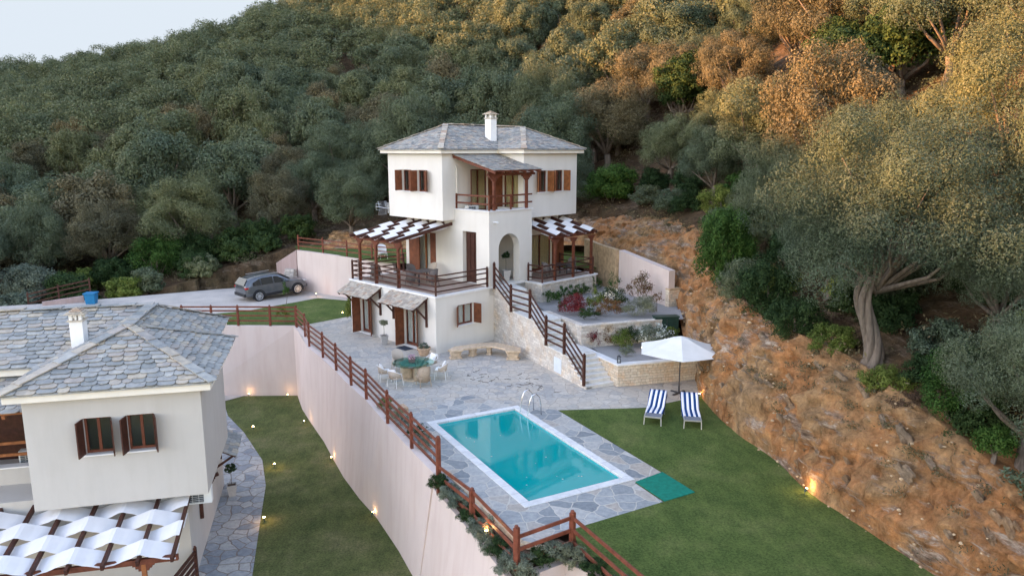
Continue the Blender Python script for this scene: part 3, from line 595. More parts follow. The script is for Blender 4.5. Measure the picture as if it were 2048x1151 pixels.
def caps(mb, a, b, w=.32, seg=.42, seed=3, lift=.06):
    rg = random.Random(seed); a = Vector(a); b = Vector(b); d = b - a; L = d.length; d.normalize(); n = max(1, int(L / seg))
    for i in range(n):
        p = a + d * (L * i / n - .05); q = a + d * (L * (i + 1) / n + .04); up = Vector((0, 0, lift + .012 * (i % 2) + rg.uniform(0, .01)))
        mb.bar(p + up + Vector((0, 0, .015)), q + up - Vector((0, 0, .012)), w * rg.uniform(.85, 1.1), .035)
def chimney(parent, c, base_z, top_z, w, d, pot=.26, rot=0):
    mb = MB(); mb.M = Matrix.Translation(Vector((c[0], c[1], 0))) @ Matrix.Rotation(rot, 4, 'Z'); M = mb.M
    mb.box((-w / 2, -d / 2, base_z), (w / 2, d / 2, top_z)); ch = bevel(mb.build('chimney', 'white_paint', parent), .012)
    m2 = MB(); m2.M = M; m2.box((-w / 2 - .05, -d / 2 - .05, top_z), (w / 2 + .05, d / 2 + .05, top_z + .05)); m2.build('chimney_slab', 'slate_warm', ch)
    m3 = MB(); m3.M = M
    for sx in (-1, 1):
        for sy in (-1, 1): m3.cb((sx * (w / 2 - .06), sy * (d / 2 - .06), top_z + .05 + .1), (.1, .1, .2))
    m3.cb((0, 0, top_z + .15), (.06, d - .1, .2)); m3.build('chimney_pier', 'white_paint', ch)
    m4 = MB(); m4.M = M; z = top_z + .25
    for k in range(5):
        s = 1 - k * .21; m4.cb((0, 0, z + .02 + k * .045), ((w + .22) * s, (d + .22) * s, .035))
    m4.build('chimney_cap', 'slate_warm', ch)
    return ch
def window(parent, o, ax, nrm, w, h, name='window', depth=.16, ang=(80, 80), curt='curtain', shut=True, sill=True, door=False, fr='wood', shw=None, sides=(1, 1), shutmat='shutter', dark=False):
    """joinery in an opening whose lower left corner (seen from outside) is o"""
    o = Vector(o); ax = Vector(ax); nrm = Vector(nrm); up = Vector((0, 0, 1)); M = Matrix((ax, -nrm, up)).transposed().to_4x4(); M.translation = o
    f = .07; mb = MB(); mb.M = M       # local: x along, y inwards, z up
    for a, b in (((0, depth, 0), (f, depth + .07, h)), ((w - f, depth, 0), (w, depth + .07, h)), ((f, depth, h - f), (w - f, depth + .07, h)), ((f, depth, 0), (w - f, depth + .07, f * (2.2 if door else 1.2))), ((w / 2 - .045, depth + .004, f), (w / 2 + .045, depth + .064, h - f))): mb.box(a, b)
    W = mb.build(name, fr, parent)
    g = MB(); g.M = M; g.box((f, depth + .03, f), (w - f, depth + .036, h - f)); g.build('pane', 'glass', W)
    if curt:
        c = MB(); c.M = M; n = 26; vs = []
        for a0, a1 in ((f, w * .47), (w * .53, w - f)) if not dark else ((f, w * .3),):
            base = len(c.v); vs = []; n = 18
            for i in range(n + 1):
                t = i / n; y = depth + .09 + .02 * math.sin(t * n * 1.25); xx = a0 + (a1 - a0) * t
                vs += [(xx, y, .03), (xx, y, h - .02)]
            c.add(vs, [(2 * i, 2 * i + 2, 2 * i + 3, 2 * i + 1) for i in range(n)])
        c.build('curtain', curt, W)
    if shut:
        sw = shw or w / 2
        for side, use, an in ((0, sides[0], ang[0]), (1, sides[1], ang[1])):
            if not use: continue
            s = MB(); hx = 0.0 if side == 0 else w
            s.M = M @ Matrix.Translation((hx, -.015, 0)) @ Matrix.Rotation(R(an) * (-1 if side == 0 else 1), 4, 'Z') @ (Matrix() if side == 0 else Matrix.Scale(-1, 4, (1, 0, 0)))
            s.box((.0, -.02, .03), (.06, .02, h - .01)); s.box((sw - .06, -.02, .03), (sw, .02, h - .01)); s.box((.06, -.02, .03), (sw - .06, .02, .11)); s.box((.06, -.02, h - .09), (sw - .06, .02, h - .01))
            for k in range(5): s.box((.06 + (sw - .12) * k / 5 + .004, -.012, .11), (.06 + (sw - .12) * (k + 1) / 5 - .004, .012, h - .09))
            s.build('shutter', shutmat, W)
    if sill:
        s = MB(); s.M = M; s.box((-.06, -.07, -.045), (w + .06, depth, -.003)); s.build('sill', 'marble', W)
    return W
def hole(a, z, w, h): return [(a, z), (a + w, z), (a + w, z + h), (a, z + h)]
def arch(a, z, w, h, n=14):
    r = w / 2; return [(a, z), (a + w, z)] + [(a + r + r * math.cos(math.pi * k / n), z + h - r + r * math.sin(math.pi * k / n)) for k in range(n + 1)]
HO = (-3.991, 37.546, 0); HR = R(45.5)
house = thing('stone_roofed_house', 'large white three-storey house with slate roof and open brown shutters, above the pool patio', 'house', HO, HR)
# lower storey
X = Vector((1, 0, 0)); Y = Vector((0, 1, 0))
mb = MB()
mb.panel((0, 0, 0), -Y, -X, [(-7.92, -.3), (0, -.3), (0, 3.0), (-7.92, 3.0)], [hole(-6.95, .05, 1.15, 2.1), hole(-2.75, .05, 1.2, 2.2)], .3)
mb.panel((0, 0, 0), X, -Y, [(.3, -.3), (7.3, -.3), (7.3, 3.0), (.3, 3.0)], [hole(1.55, 1.28, 1.15, 1.12)], .3)
mb.box((.3, 7.62, -.3), (7.3, 7.92, 3.0)); mb.box((3.4, .3, -.3), (3.6, 7.62, 3.0)); mb.build('wall', 'plaster_white', house)
mb = MB(); mb.prism([(-.05, -.05), (7.3, -.05), (7.3, 7.97), (-.05, 7.97)], 3.0, 3.1); mb.build('terrace_edge', 'marble', house)
mb = MB(); mb.box((.3, .25, 3.1), (3.9, 7.7, 3.112)); mb.build('terrace_floor', 'terrace_tile', house)
window(house, (0, 6.95, .05), -Y, -X, 1.15, 2.1, 'glazed_door', ang=(92, 138), door=True, sill=True, shw=.55)
window(house, (0, 2.75, .05), -Y, -X, 1.2, 2.2, 'glazed_door', ang=(92, 138), door=True, sill=True, shw=.57)
window(house, (1.55, 0, 1.28), X, -Y, 1.15, 1.12, ang=(138, 100), shw=.5)
# slate door canopies
def canopy(v0, v1):
    r = MB(); slates(r, [(-1.02, v1, 2.42), (-1.02, v0, 2.42), (0, v0, 2.98), (0, v1, 2.98)], .17, .12, .3, rnd=False, seed=int(v0 * 10) + 5)
    c = r.build('canopy', 'slate_warm', house); u = MB(); under(u, [[(-1.0, v1, 2.42), (-1.0, v0, 2.42), (0, v0, 2.96), (0, v1, 2.96)]], .04); u.build('canopy_board', 'wood_dark', c)
    b = MB()
    for v in (v0 + .12, v1 - .12):
        b = MB(); b.bar((-.05, v, 1.35), (-.05, v, 2.9), .1, .1); b.bar((-.02, v, 2.42 + .44), (-1.0, v, 2.35), .09, .11); b.bar((-.06, v, 1.75), (-.72, v, 2.45), .08, .08)
        b.build('canopy_bracket', 'wood_dark', c)
canopy(4.75, 7.75); canopy(.6, 3.75)
# middle storey: recessed walls, arched porch tower
mb = MB()
mb.panel((3.9, 0, 0), -Y, -X, [(-7.5, 3.1), (-2.85, 3.1), (-2.85, 6.65), (-7.5, 6.65)], [hole(-6.95, 3.13, 2.35, 2.62)], .28)
mb.box((4.18, 7.2, 3.1), (11.3, 7.5, 6.65)); mb.box((4.2, 4.9, 3.1), (11.3, 5.0, 6.65))
mb.build('wall', 'plaster_white', house)
mb = MB(); mb.panel((0, 1.6, 0), X, -Y, [(7.35, 3.1), (11.5, 3.1), (11.5, 6.6), (7.35, 6.6)], [hole(9.0, 3.13, 1.95, 2.3)], .28); mb.box((11.22, 1.88, 3.1), (11.5, 7.5, 6.6)); mb.build('wall', 'plaster_white', house)
mb = MB()
mb.panel((0, 0, 0), X, -Y, [(3.9, 2.6), (7.35, 2.6), (7.35, 7.25), (3.9, 7.25)], [arch(4.62, 3.12, 1.7, 2.85)], .5)
mb.panel((3.9, 0, 0), -Y, -X, [(-2.85, 3.1), (-.5, 3.1), (-.5, 7.25), (-2.85, 7.25)], [hole(-2.2, 3.12, 1.15, 2.95)], .42)
mb.box((7.0, .5, 3.1), (7.35, 2.85, 7.25)); mb.box((4.32, .5, 6.7), (7.0, 2.85, 6.85)); mb.box((4.32, 2.6, 3.1), (7.0, 2.85, 6.7)); mb.box((4.32, .5, 3.0), (7.0, 2.6, 3.12))
mb.build('porch_tower', 'plaster_white', house)
mb = MB(); mb.prism([(3.84, -.06), (7.41, -.06), (7.41, .65), (3.84, .65)], 7.25, 7.31)
mb.box((3.84, .65, 7.25), (4.35, 2.84, 7.31)); mb.build('balcony_coping', 'marble', house)
mb = MB(); mb.box((4.16, 1.02, 3.13), (4.22, 2.18, 6.05))
for k in range(3): mb.box((4.13, 1.12 + k * .34, 3.3), (4.16, 1.38 + k * .34, 5.9))
mb.build('door', 'wood_dark', house)
w_ = window(house, (3.9, 6.95, 3.13), -Y, -X, 2.35, 2.62, 'glazed_door', ang=(0, 172), door=True, sill=False, shw=1.1, sides=(0, 0), fr='wood_orange', curt='curtain', shutmat='wood_orange')
mb = MB(); mb.box((3.70, 5.95, 3.15), (3.76, 6.95, 5.72)); mb.box((3.95, 4.62, 3.15), (4.0, 5.2, 5.7)); mb.build('shutter', 'shutter', w_)
window(house, (9.0, 1.6, 3.13), X, -Y, 1.95, 2.3, 'glazed_door', ang=(0, 170), door=True, sill=False, shw=.95, sides=(0, 1), curt='curtain_yellow')
# upper storey
mb = MB(); ZB, ZT = 6.65, 10.4
mb.panel((3.0, 0, 0), -Y, -X, [(-7.9, ZB), (-2.85, ZB), (-2.85, ZT), (-7.9, ZT)], [hole(-6.55, 8.22, .92, 1.24), hole(-5.1, 8.22, .92, 1.24)], .25)
mb.panel((0, 2.85, 0), X, -Y, [(3.25, ZB), (7.38, ZB), (7.38, ZT), (3.25, ZT)], [hole(5.2, 7.0, 1.35, 2.5)], .25)
mb.panel((7.38, 0, 0), -Y, -X, [(-2.85, ZB), (-.7, ZB), (-.7, ZT), (-2.85, ZT)], [hole(-2.45, 7.0, 1.3, 2.35)], .25)
mb.panel((0, .7, 0), X, -Y, [(7.63, ZB), (12.2, ZB), (12.2, ZT), (7.63, ZT)], [hole(8.55, 8.12, .92, 1.28), hole(10.05, 8.12, .92, 1.28)], .25)
mb.box((11.95, .95, ZB), (12.2, 7.9, ZT)); mb.box((3.25, 7.65, ZB), (11.95, 7.9, ZT)); mb.prism([(3.25, 3.1), (7.63, 3.1), (7.63, .95), (11.95, .95), (11.95, 7.65), (3.25, 7.65)], ZB, ZB + .2)
mb.box((4.5, 4.6, ZB + .2), (11.9, 4.7, ZT)); mb.build('wall', 'plaster_white', house)
window(house, (3.0, 6.55, 8.22), -Y, -X, .92, 1.24, ang=(97, 130), curt=None)
window(house, (3.0, 5.1, 8.22), -Y, -X, .92, 1.24, ang=(97, 130), curt=None)
window(house, (8.55, .7, 8.12), X, -Y, .92, 1.28, ang=(128, 100), curt=None, shutmat='wood_orange')
window(house, (10.05, .7, 8.12), X, -Y, .92, 1.28, ang=(128, 100), curt=None, shutmat='wood_orange')
window(house, (5.2, 2.85, 7.0), X, -Y, 1.35, 2.5, 'glazed_door', ang=(135, 172), door=True, sill=False, curt='curtain_yellow', shw=.66)
window(house, (7.38, 2.45, 7.0), -Y, -X, 1.3, 2.35, 'glazed_door', ang=(100, 100), door=True, sill=False, curt='curtain_yellow', shw=.64, sides=(1, 0))
# main roof
ez = 10.64; P1 = (5.5, 5.4, 12.08); P2_ = (9.8, 5.4, 12.08); Q = (9.8, 3.1, 11.95)
a, b, c, d, e, f = (2.58, 2.45, ez), (2.58, 8.3, ez), (12.6, 8.3, ez), (12.6, .3, ez), (6.98, .3, ez), (6.98, 2.45, ez)
planes = [[b, a, P1], [a, f, P2_, P1], [f, e, Q, P2_], [e, d, Q], [d, c, P2_, Q], [c, b, P1, P2_]]
mb = MB()
for i, p in enumerate(planes[:5]): slates(mb, p, .17, .2, .42, seed=i + 20)
for i, p in enumerate(planes[5:]): slates(mb, p, .4, .5, .9, seed=i + 30)
roof = mb.build('roof', 'slate_main', house)
mb = MB(); under(mb, [[tuple(Vector(q) - Vector((0, 0, .0))) for q in p] for p in planes], .05); mb.build('roof_deck', 'slate_main', roof)
mb = MB()
for i, (p, q) in enumerate(((a, P1), (b, P1), (e, Q), (d, Q), (P1, P2_), (Q, P2_), (c, P2_))): caps(mb, p, q, seed=i)
mb.build('ridge_cap', 'slate_warm', roof)
mb = MB(); mb.prism([(2.66, 2.53), (7.06, 2.53), (7.06, .38), (12.52, .38), (12.52, 8.22), (2.66, 8.22)], 10.4, ez - .045); bevel(mb.build('cornice', 'cornice', house), .03, 3)
chimney(house, (7.55, 3.62), 10.9, 12.45, .5, .5)
# balcony roof on posts, railing
mb = MB(); br = [(3.95, -.38, 9.5), (7.75, -.38, 9.5), (7.36, 2.84, 10.36), (3.75, 2.84, 10.36)]; slates(mb, br, .16, .15, .36, rnd=False, seed=51); bro = mb.build('balcony_roof', 'slate_main', house)
mb = MB(); under(mb, [br], .05)
for k in range(7): x = 4.0 + k * .6; mb.bar((x, -.42, 9.38), (x - (.2 if k == 0 else .05 * k), 2.8, 10.24), .08, .11)
mb.build('rafter', 'wood', bro)
mb = MB(); mb.bar((3.9, 0.1, 9.28), (7.65, .1, 9.28), .12, .14); mb.build('roof_beam', 'wood', bro)
for x in (4.38, 6.98):
    mb = MB(); mb.box((x - .07, .03, 7.31), (x + .07, .17, 9.2)); p = mb.build('post', 'wood', bro)
    m2 = MB(); m2.prism([(0, 0), (.01, 0), (.01, .01), (0, .01)], 0, .001) if False else None
    for s, z in ((.75, 9.21), (.5, 9.12), (.32, 9.03)): m2.box((x - s / 2, .035, z - .09), (x + s / 2, .165, z))
    m2.build('post_capital', 'wood', p)
mb = MB()
for z in (7.66, 8.1): mb.bar((4.0, .1, z), (7.45, .1, z), .05, .09); mb.bar((4.0, .1, z), (4.0, 2.8, z), .05, .09)
for x, y in ((4.0, .1), (4.0, 2.8), (5.7, .1)): mb.box((x - .04, y - .04, 7.31), (x + .04, y + .04, 8.17))
mb.build('balcony_railing', 'wood', house)
# small fittings
def ac_unit(parent, c, rz, label):
    t = thing('air_conditioner', label, 'air conditioner', c, rz); mb = MB(); mb.box((-.42, -.15, 0), (.42, .15, .58)); bevel(mb.build('casing', 'ac_white', t), .02)
    mb = MB(); mb.box((-.36, -.165, .06), (.16, -.152, .52)); mb.build('grille', 'ac_grille', t)
    mb = MB()
    for k in range(7): mb.box((-.36, -.175, .08 + k * .065), (.16, -.167, .09 + k * .065))
    for k in range(2): mb.box((-.2 + k * .2, -.176, .06), (-.19 + k * .2, -.168, .52))
    mb.build('fan_guard', 'ac_white', t)
    return t
def hw(u, v, z=0): c_, s_ = math.cos(HR), math.sin(HR); return (HO[0] + u * c_ - v * s_, HO[1] + u * s_ + v * c_, z)
ac_unit(None, hw(4.85, 2.45, 6.87), HR, 'white air conditioner on the upper balcony of the main house')
t = thing('security_camera', 'small white security camera on the wall above the arch', 'security camera', hw(4.25, -.02, 6.68), HR)
mb = MB(); mb.box((-.05, -.02, -.05), (.05, .02, .05)); mb.build('bracket', 'white_paint', t); mb = MB(); mb.tube([(0, -.03, 0), (.02, -.1, .0), (.17, -.16, -.02)], [.02, .05, .045]); mb.build('camera_body', 'white_paint', t)
t = thing('tv_antenna', 'metal television antenna sticking out from the left wall of the house', 'antenna', hw(3.0, 7.95, 7.1), HR)
mb = MB(); mb.tube([(.0, -.05, 0), (-.15, .1, 0), (-.2, 1.05, .05)], .02, 6); mb.tube([(-.05, 0, -.3), (-.05, 0, .35)], .025, 6); mb.build('boom', 'alu', t)
mb = MB()
for s in (-1, 1):
    for k in range(7): mb.tube([(-.2 - .3, .28 + .05 * s + abs(k) * .02, s * (.04 + k * .06)), (-.2 + .3, .28 + .02 * k, s * (.04 + k * .06))], .008, 4)
    for x in (-.5, 0, .1): mb.tube([(x, .28, .04 * s), (x, .42, .42 * s)], .01, 4)
mb.build('reflector', 'alu', t)
mb = MB()
for k in range(4): mb.tube([(-.35, .55 + k * .14, .05), (-.05, .55 + k * .14, .05)], .008, 4); 
mb.tube([(-.2, .45, .2), (-.2, 1.05, .25)], .01, 4); mb.tube([(-.2, .45, -.12), (-.2, 1.05, -.16)], .01, 4); mb.tube([(-.2, 1.05, .25), (-.2, 1.05, -.16)], .01, 4)
mb.build('director', 'alu', t)
# drain pipe
mb = MB(); mb.tube([(4.05, 2.8, 7.3), (4.05, 2.8, 9.5), (3.97, 2.8, 9.72)], .035, 8); mb.build('drain_pipe', 'cornice', house)
# ------------------------------------------------------------------ fences
def fence(name, label, posts, heights=(.3, .62, .94, 1.2), ph=1.32, group=None, mat='wood_fence', pw=.11, rh=.09, skip_last=False, bases=None, rail_mat=None, cap=True):
    """posts: list of (x, y, z) foot points; rails are parts between neighbouring posts"""
    t = thing(name, label, 'fence', posts[0], 0, group)
    for i, p in enumerate(posts):
        mb = MB(); h = ph[i] if isinstance(ph, (list, tuple)) else ph
        dx = Vector(posts[min(i + 1, len(posts) - 1)]) - Vector(posts[max(i - 1, 0)]); an = math.atan2(dx.y, dx.x)
        mb.M = Matrix.Translation(Vector(p)) @ Matrix.Rotation(an, 4, 'Z'); mb.box((-pw / 2, -pw / 2, 0), (pw / 2, pw / 2, h))
        if cap: mb.lathe([(pw * .53, h + .002), (pw * .53, h + .03), (pw * .3, h + .07)], 4, sq=False); 
        bevel(mb.build('post', mat, t, world=True), .008, 1)
    for i in range(len(posts) - 1):
        a = Vector(posts[i]); b = Vector(posts[i + 1]); d = (b - a).normalized()
        for hz in heights:
            za = Vector((0, 0, hz)); mb = MB(); mb.bar(a + d * pw * .4 + za, b - d * pw * .4 + za, .045, rh); mb.build('rail', rail_mat or mat, t, world=True)
    return t
fp = [(-13.19, 43.39), (-12.07, 41.17), (-11.24, 39.0), (-9.93, 36.78), (-8.72, 34.55), (-7.48, 32.2), (-6.42, 30.32), (-5.02, 27.45), (-3.74, 24.98)]
fence('post_and_rail_fence', 'long brown post-and-rail fence on top of the tall pink wall beside the patio', [(x + .12, y + .06, 0.02) for x, y in fp] + [(-2.42, 22.72, .02)], heights=(.34, .64, .94, 1.2))
fence('post_and_rail_fence', 'brown three-rail fence stepping down over the spilling plants by the pool', [(-2.42, 22.69, -.62), (-1.18, 20.15, -.25), (.12, 17.65, -.32), (1.65, 18.52, -.22), (3.25, 15.3, -.22), (5.1, 11.5, -.22)], heights=(.28, .64, 1.0), ph=[2.0, 1.05, 1.28, 1.15, 1.15, 1.15], pw=.14, rh=.1)
fence('post_and_rail_fence', 'brown fence across the end of the front lawn, seen over the villa roof', [(-20.2, 43.9, 0), (-18.4, 43.9, 0), (-16.78, 43.9, 0), (-14.8, 43.85, 0), (-13.19, 43.75, 0)], heights=(.34, .66, .96, 1.2), ph=1.26, pw=.12)
fence('post_and_rail_fence', 'reddish fence on top of the pink wall above the parked car', [(-16.35, 55.9, 3.05), (-14.1, 54.4, 3.03), (-12.0, 52.95, 3.0), (-9.9, 51.5, 2.95), (-7.6, 50.3, 2.95), (-5.6, 49.8, 2.95), (-3.6, 49.6, 2.95)], heights=(.35, .68, .98), ph=1.15, pw=.1, rh=.07)
fence('post_and_rail_fence', 'short dark fence running down by the blue bin at the roadside', [(-30.5, 52.2, .35), (-32.3, 51.4, 0), (-34, 50.6, -.4)], heights=(.4, .75, 1.05), ph=1.15, mat='wood_dark')
# terrace railing of the main house
tr_ = [hw(3.78, .06, 3.1), hw(.08, .06, 3.1), hw(.08, 3.3, 3.1), hw(.08, 5.4, 3.1), hw(.08, 7.0, 3.1), hw(.08, 7.75, 3.1), hw(3.85, 7.75, 3.1)]
fence('terrace_railing', 'dark brown four-rail railing round the first-floor terrace of the main house', tr_, heights=(.22, .5, .8, 1.05), ph=1.1, mat='wood_dark', pw=.1, rh=.07, rail_mat='wood_dark')
# pergolas with woven canvas strips
def pergola(name, label, org, rz, x0, x1, y_front, y_back, z_front, z_back, n_raf, n_strip, posts, zpost0, postmat='wood', raf=(.09, .15), span=None, wave=.1, par=0):
    """local x along the house wall, y = distance out from the wall (negative), rafters run along y"""
    t = thing(name, label, 'pergola', org, rz); L = y_back - y_front
    zf = lambda y: z_front + (z_back - z_front) * (y - y_front) / L
    for i in range(n_raf):
        x = x0 + (x1 - x0) * i / (n_raf - 1); mb = MB(); mb.bar((x, y_front, z_front), (x, y_back, z_back), raf[0], raf[1]); mb.build('rafter', 'wood_dark', t)
    yb = y_front + .35; mb = MB(); mb.bar((x0 - .12, yb, zf(yb) - .17), (x1 + .12, yb, zf(yb) - .17), .12, .17); mb.build('beam', 'wood', t)
    for (x, y) in posts:
        h = zf(y) - .26; mb = MB(); mb.box((x - .065, y - .065, zpost0), (x + .065, y + .065, h)); p = mb.build('post', postmat, t)
        m2 = MB()
        for s, dz in ((.62, 0), (.46, .08), (.3, .16)): m2.box((x - s / 2, y - .06, h - dz - .08), (x + s / 2, y + .06, h - dz))
        m2.build('post_capital', 'wood', p)
    sw = (L - .5) / n_strip; sp = (x1 - x0) / (n_raf - 1)
    for s in range(n_strip):
        y0 = y_front + .22 + s * sw; y1 = y0 + sw * .985; mb = MB(); vs = []; nx = (n_raf - 1) * 8
        for k in range(nx + 1):
            x = x0 - .06 + (x1 - x0 + .12) * k / nx; ph = (x - x0) / sp
            tri = abs(((ph + s + par) / 2) % 1 * 2 - 1)            # 1 above even rafters, 0 below odd ones
            wv = max(-1, min(1, (tri * 2 - 1) * 1.12))
            sag = (.010 * math.sin(k * 1.7 + s) - .02 * abs(math.sin(ph * math.pi)) * (1 + .6 * math.sin(s * 2.3 + ph))); z = wv * (raf[1] / 2 + .05)
            vs += [(x, y0, zf(y0) + z + sag), (x, y1, zf(y1) + z + sag * .5)]
        mb.add(vs, [(2 * k, 2 * k + 2, 2 * k + 3, 2 * k + 1) for k in range(nx)])
        o = mb.build('canvas_strip', 'canvas_pergola', t); m = o.modifiers.new('thickness', 'SOLIDIFY'); m.thickness = .006
    return t
# left pergola: local x = -v (towards the viewer's right), y = outwards is -u
def hang(a): return HR + a
pergola('pergola', 'left pergola with woven white canvas over the house terrace', hw(3.9, 0, 0), HR - math.pi / 2, -7.35, -3.1, -4.15, -.02, 5.72, 6.42, 7, 4, [(-7.0, -3.75), (-5.4, -3.75), (-3.3, -3.75)], 3.1, raf=(.1, .17))
pergola('pergola', 'right pergola with woven white canvas over the shaded porch', hw(0, 1.6, 0), HR, 7.75, 11.6, -3.05, -.02, 5.72, 6.42, 6, 3, [(8.0, -2.85), (9.65, -2.85), (11.35, -2.85)], 3.1, raf=(.1, .17), par=1)
# right porch base
t = thing('porch_terrace', 'white stone base of the shaded porch with a marble edge', 'terrace', hw(6.75, -1.4, 1.9), HR)
mb = MB(); mb.prism([hw(6.75, -1.38)[:2], hw(11.75, -1.38)[:2], hw(11.75, 3)[:2], hw(7.3, 3)[:2], hw(7.3, 0)[:2], hw(6.75, -.05)[:2]], .5, 3.02); mb.build('wall', 'masonry_white', t, world=True)
mb = MB(); mb.prism([hw(6.7, -1.45)[:2], hw(11.82, -1.45)[:2], hw(11.82, 1.58)[:2], hw(7.36, 1.58)[:2], hw(7.36, -.01)[:2], hw(6.7, -.01)[:2]], 3.02, 3.1); mb.build('coping', 'marble', t, world=True)
mb = MB(); mb.prism([hw(6.95, -1.2)[:2], hw(11.6, -1.2)[:2], hw(11.6, 1.55)[:2], hw(7.4, 1.55)[:2], hw(7.4, -.02)[:2], hw(6.95, -.02)[:2]], 3.1, 3.11); mb.build('floor', 'terrace_tile', t, world=True)
fence('porch_railing', 'dark brown railing around the shaded right porch', [hw(6.85, -.2, 3.1), hw(6.85, -1.3, 3.1), hw(8.0, -1.3, 3.1), hw(9.65, -1.3, 3.1), hw(11.5, -1.3, 3.1), hw(11.5, 1.4, 3.1)], heights=(.25, .6, .95), ph=1.02, mat='wood_dark', pw=.09, rh=.07)
# ------------------------------------------------------------------ stairs and planter walls (stair frame: x up the stairs, y to the left of them)
SR = R(116.2); SOo = (3.3, 31.75, 0)
def sw_(a, b, z=0): c_, s_ = math.cos(SR), math.sin(SR); return (SOo[0] + a * c_ + b * s_, SOo[1] + a * s_ - b * c_, z)
stair = thing('garden_stairs', 'white marble garden stairs climbing from the patio to the arched porch', 'stairs', SOo, SR)
prof = []; steps = []; a_, z_ = 0.0, 0.0
def flight(n, a0, a1, z0, z1):
    for k in range(n): steps.append((a0 + (a1 - a0) * k / n, a0 + (a1 - a0) * (k + 1) / n, z0 + (z1 - z0) * (k + 1) / n))
flight(7, -.05, 1.75, 0, 1.15); steps.append((1.75, 3.45, 1.17)); flight(6, 3.45, 5.15, 1.17, 2.12); steps.append((5.15, 7.35, 2.14)); flight(5, 7.35, 9.0, 2.14, 3.02); steps.append((9.0, 11.2, 3.04))
mbs = MB(); mbw = MB(); pts = [(-.08, -.3)]
for i, (s0, s1, z) in enumerate(steps):
    wdt = -1.5
    mbs.box((s0 - .03, wdt, z - .05), (s1, .02, z)); mbs.box((s0, wdt, z - .3), (s1, -.05, z - .052))
    pts += [(s0 - .0, z - .055), (s1 - .0, z - .055)]
mbs.build('step', 'marble_step', stair)
pts = [(-.05, -.3)] + pts[1:] + [(11.2, -.3)]
mbw.panel((0, 0, 0), (1, 0, 0), (0, 1, 0), pts, [], .32); mbw.build('side_wall', 'masonry_white', stair)
mb = MB(); mb.box((2.15, .0, .1), (2.85, .02, .82)); mb.box((2.2, .02, .14), (2.8, .028, .78)); mb.build('access_panel', 'pvc', stair)
st_posts = [(9.55, 3.0), (7.45, 2.1), (5.25, 2.2), (3.55, 1.2), (1.78, 1.2), (.0, .17)]
fence('stair_railing', 'brown four-rail railing stepping down the garden stairs', [sw_(a, -.08, z) for a, z in st_posts], heights=(.3, .62, .95, 1.28), ph=1.45, mat='wood_dark', pw=.12, rh=.08, rail_mat='wood_dark')
def planter(label, outer, z0, z1, mat, cap, th=.32, name='planter_wall'):
    t = thing(name, label, 'planter wall', (outer[0][0], outer[0][1], z0)); n = len(outer); mb = MB(); mc = MB()
    for i in range(n - 1):
        a = Vector((*outer[i][:2], 0)); b = Vector((*outer[i + 1][:2], 0)); d = (b - a).normalized(); nn = Vector((-d.y, d.x, 0))
        e0 = 0 if i == 0 else th
        q = [a + d * 0, b, b + nn * th, a + nn * th] if i == 0 else [a, b, b + nn * th, a + nn * th + d * 0]
        mb.prism([(p.x, p.y) for p in q], z0 - i * .003, z1 - .06 - i * .003)
        q = [a - nn * .03, b - nn * .03, b + nn * (th + .03), a + nn * (th + .03)]; mc.prism([(p.x, p.y) for p in q], z1 - .06 - i * .003, z1 - i * .003)
    mb.build('wall', mat, t, world=True); mc.build('coping', cap, t, world=True); return t
planter('lower planter wall of cream stone with a marble top, beside the bottom of the stairs', [sw_(3.3, 1.5), sw_(-.35, 1.5), (6.6, 32.55), (8.9, 33.3)], -.2, 1.05, 'masonry_cream', 'marble')
planter('upper planter wall of pale stone behind the lower flower bed', [sw_(6.9, 1.62), sw_(5.4, 1.66), sw_(3.15, 1.7), (5.6, 36.1), (7.7, 36.75)], .5, 2.08, 'masonry_white', 'masonry_white', .3)
planter('small rough yellow stone wall against the earth bank by the green cabinet', [(8.75, 40.2), (9.6, 40.6)], 1.8, 3.0, 'masonry_cream', 'rock_warm')
# ------------------------------------------------------------------ the villa on the left
VO = (-10.22, 23.05, 0); VR = R(14)
def vw(e, f, z=0): c_, s_ = math.cos(VR), math.sin(VR); return (VO[0] + e * c_ - f * s_, VO[1] + e * s_ + f * c_, z)
villa = thing('slate_roofed_villa', 'pale villa at the left edge with a big blue-grey slate roof, seen from above', 'villa', VO, VR)
mb = MB(); zb, zt = -.75, 2.98
mb.panel((0, 0, 0), X, -Y, [(-5.2, zb), (0, zb), (0, zt), (-5.2, zt)], [hole(-3.55, 1.0, .82, 1.22), hole(-2.28, 1.0, .82, 1.22)], .25)
mb.box((-.25, .25, zb), (0, 5.15, zt)); mb.box((-5.2, .25, zb), (-4.95, 5.15, zt)); mb.box((-4.95, .25, zb), (-.25, 5.15, zb + .2)); mb.box((-4.95, 2.4, zb + .2), (-.25, 2.5, zt))
mb.build('wall', 'plaster_villa_shade', villa)
mb = MB(); mb.box((-14, 3.9, zb), (-.65, 8.9, zt)); mb.build('wall', 'plaster_villa_shade', villa)
mb = MB(); mb.box((-14, .9, -4.6), (-.85, 8.9, zb)); mb.build('wall', 'plaster_villa_shade', villa)
mb = MB(); mb.box((-14, 2.35, zb - .0), (-5.2, 3.9, -.4)); mb.box((-14, 2.35, -.4), (-5.2, 2.6, -.15)); mb.box((-14, 1.5, zb), (-5.2, 2.35, -.3)) if False else None; mb.build('balcony', 'plaster_villa_shade', villa)
mb = MB(); mb.box((-14, 2.3, -.15), (-5.2, 2.65, -.1)); mb.build('balcony_coping', 'marble', villa)
mb = MB()
for z in (.3, .72): mb.bar((-14, 2.45, z), (-5.22, 2.45, z), .06, .1)
for k in range(5): mb.box((-5.95 - k * 1.8, 2.41, -.1), (-5.87 - k * 1.8, 2.49, .8))
mb.build('balcony_railing', 'wood_orange', villa)
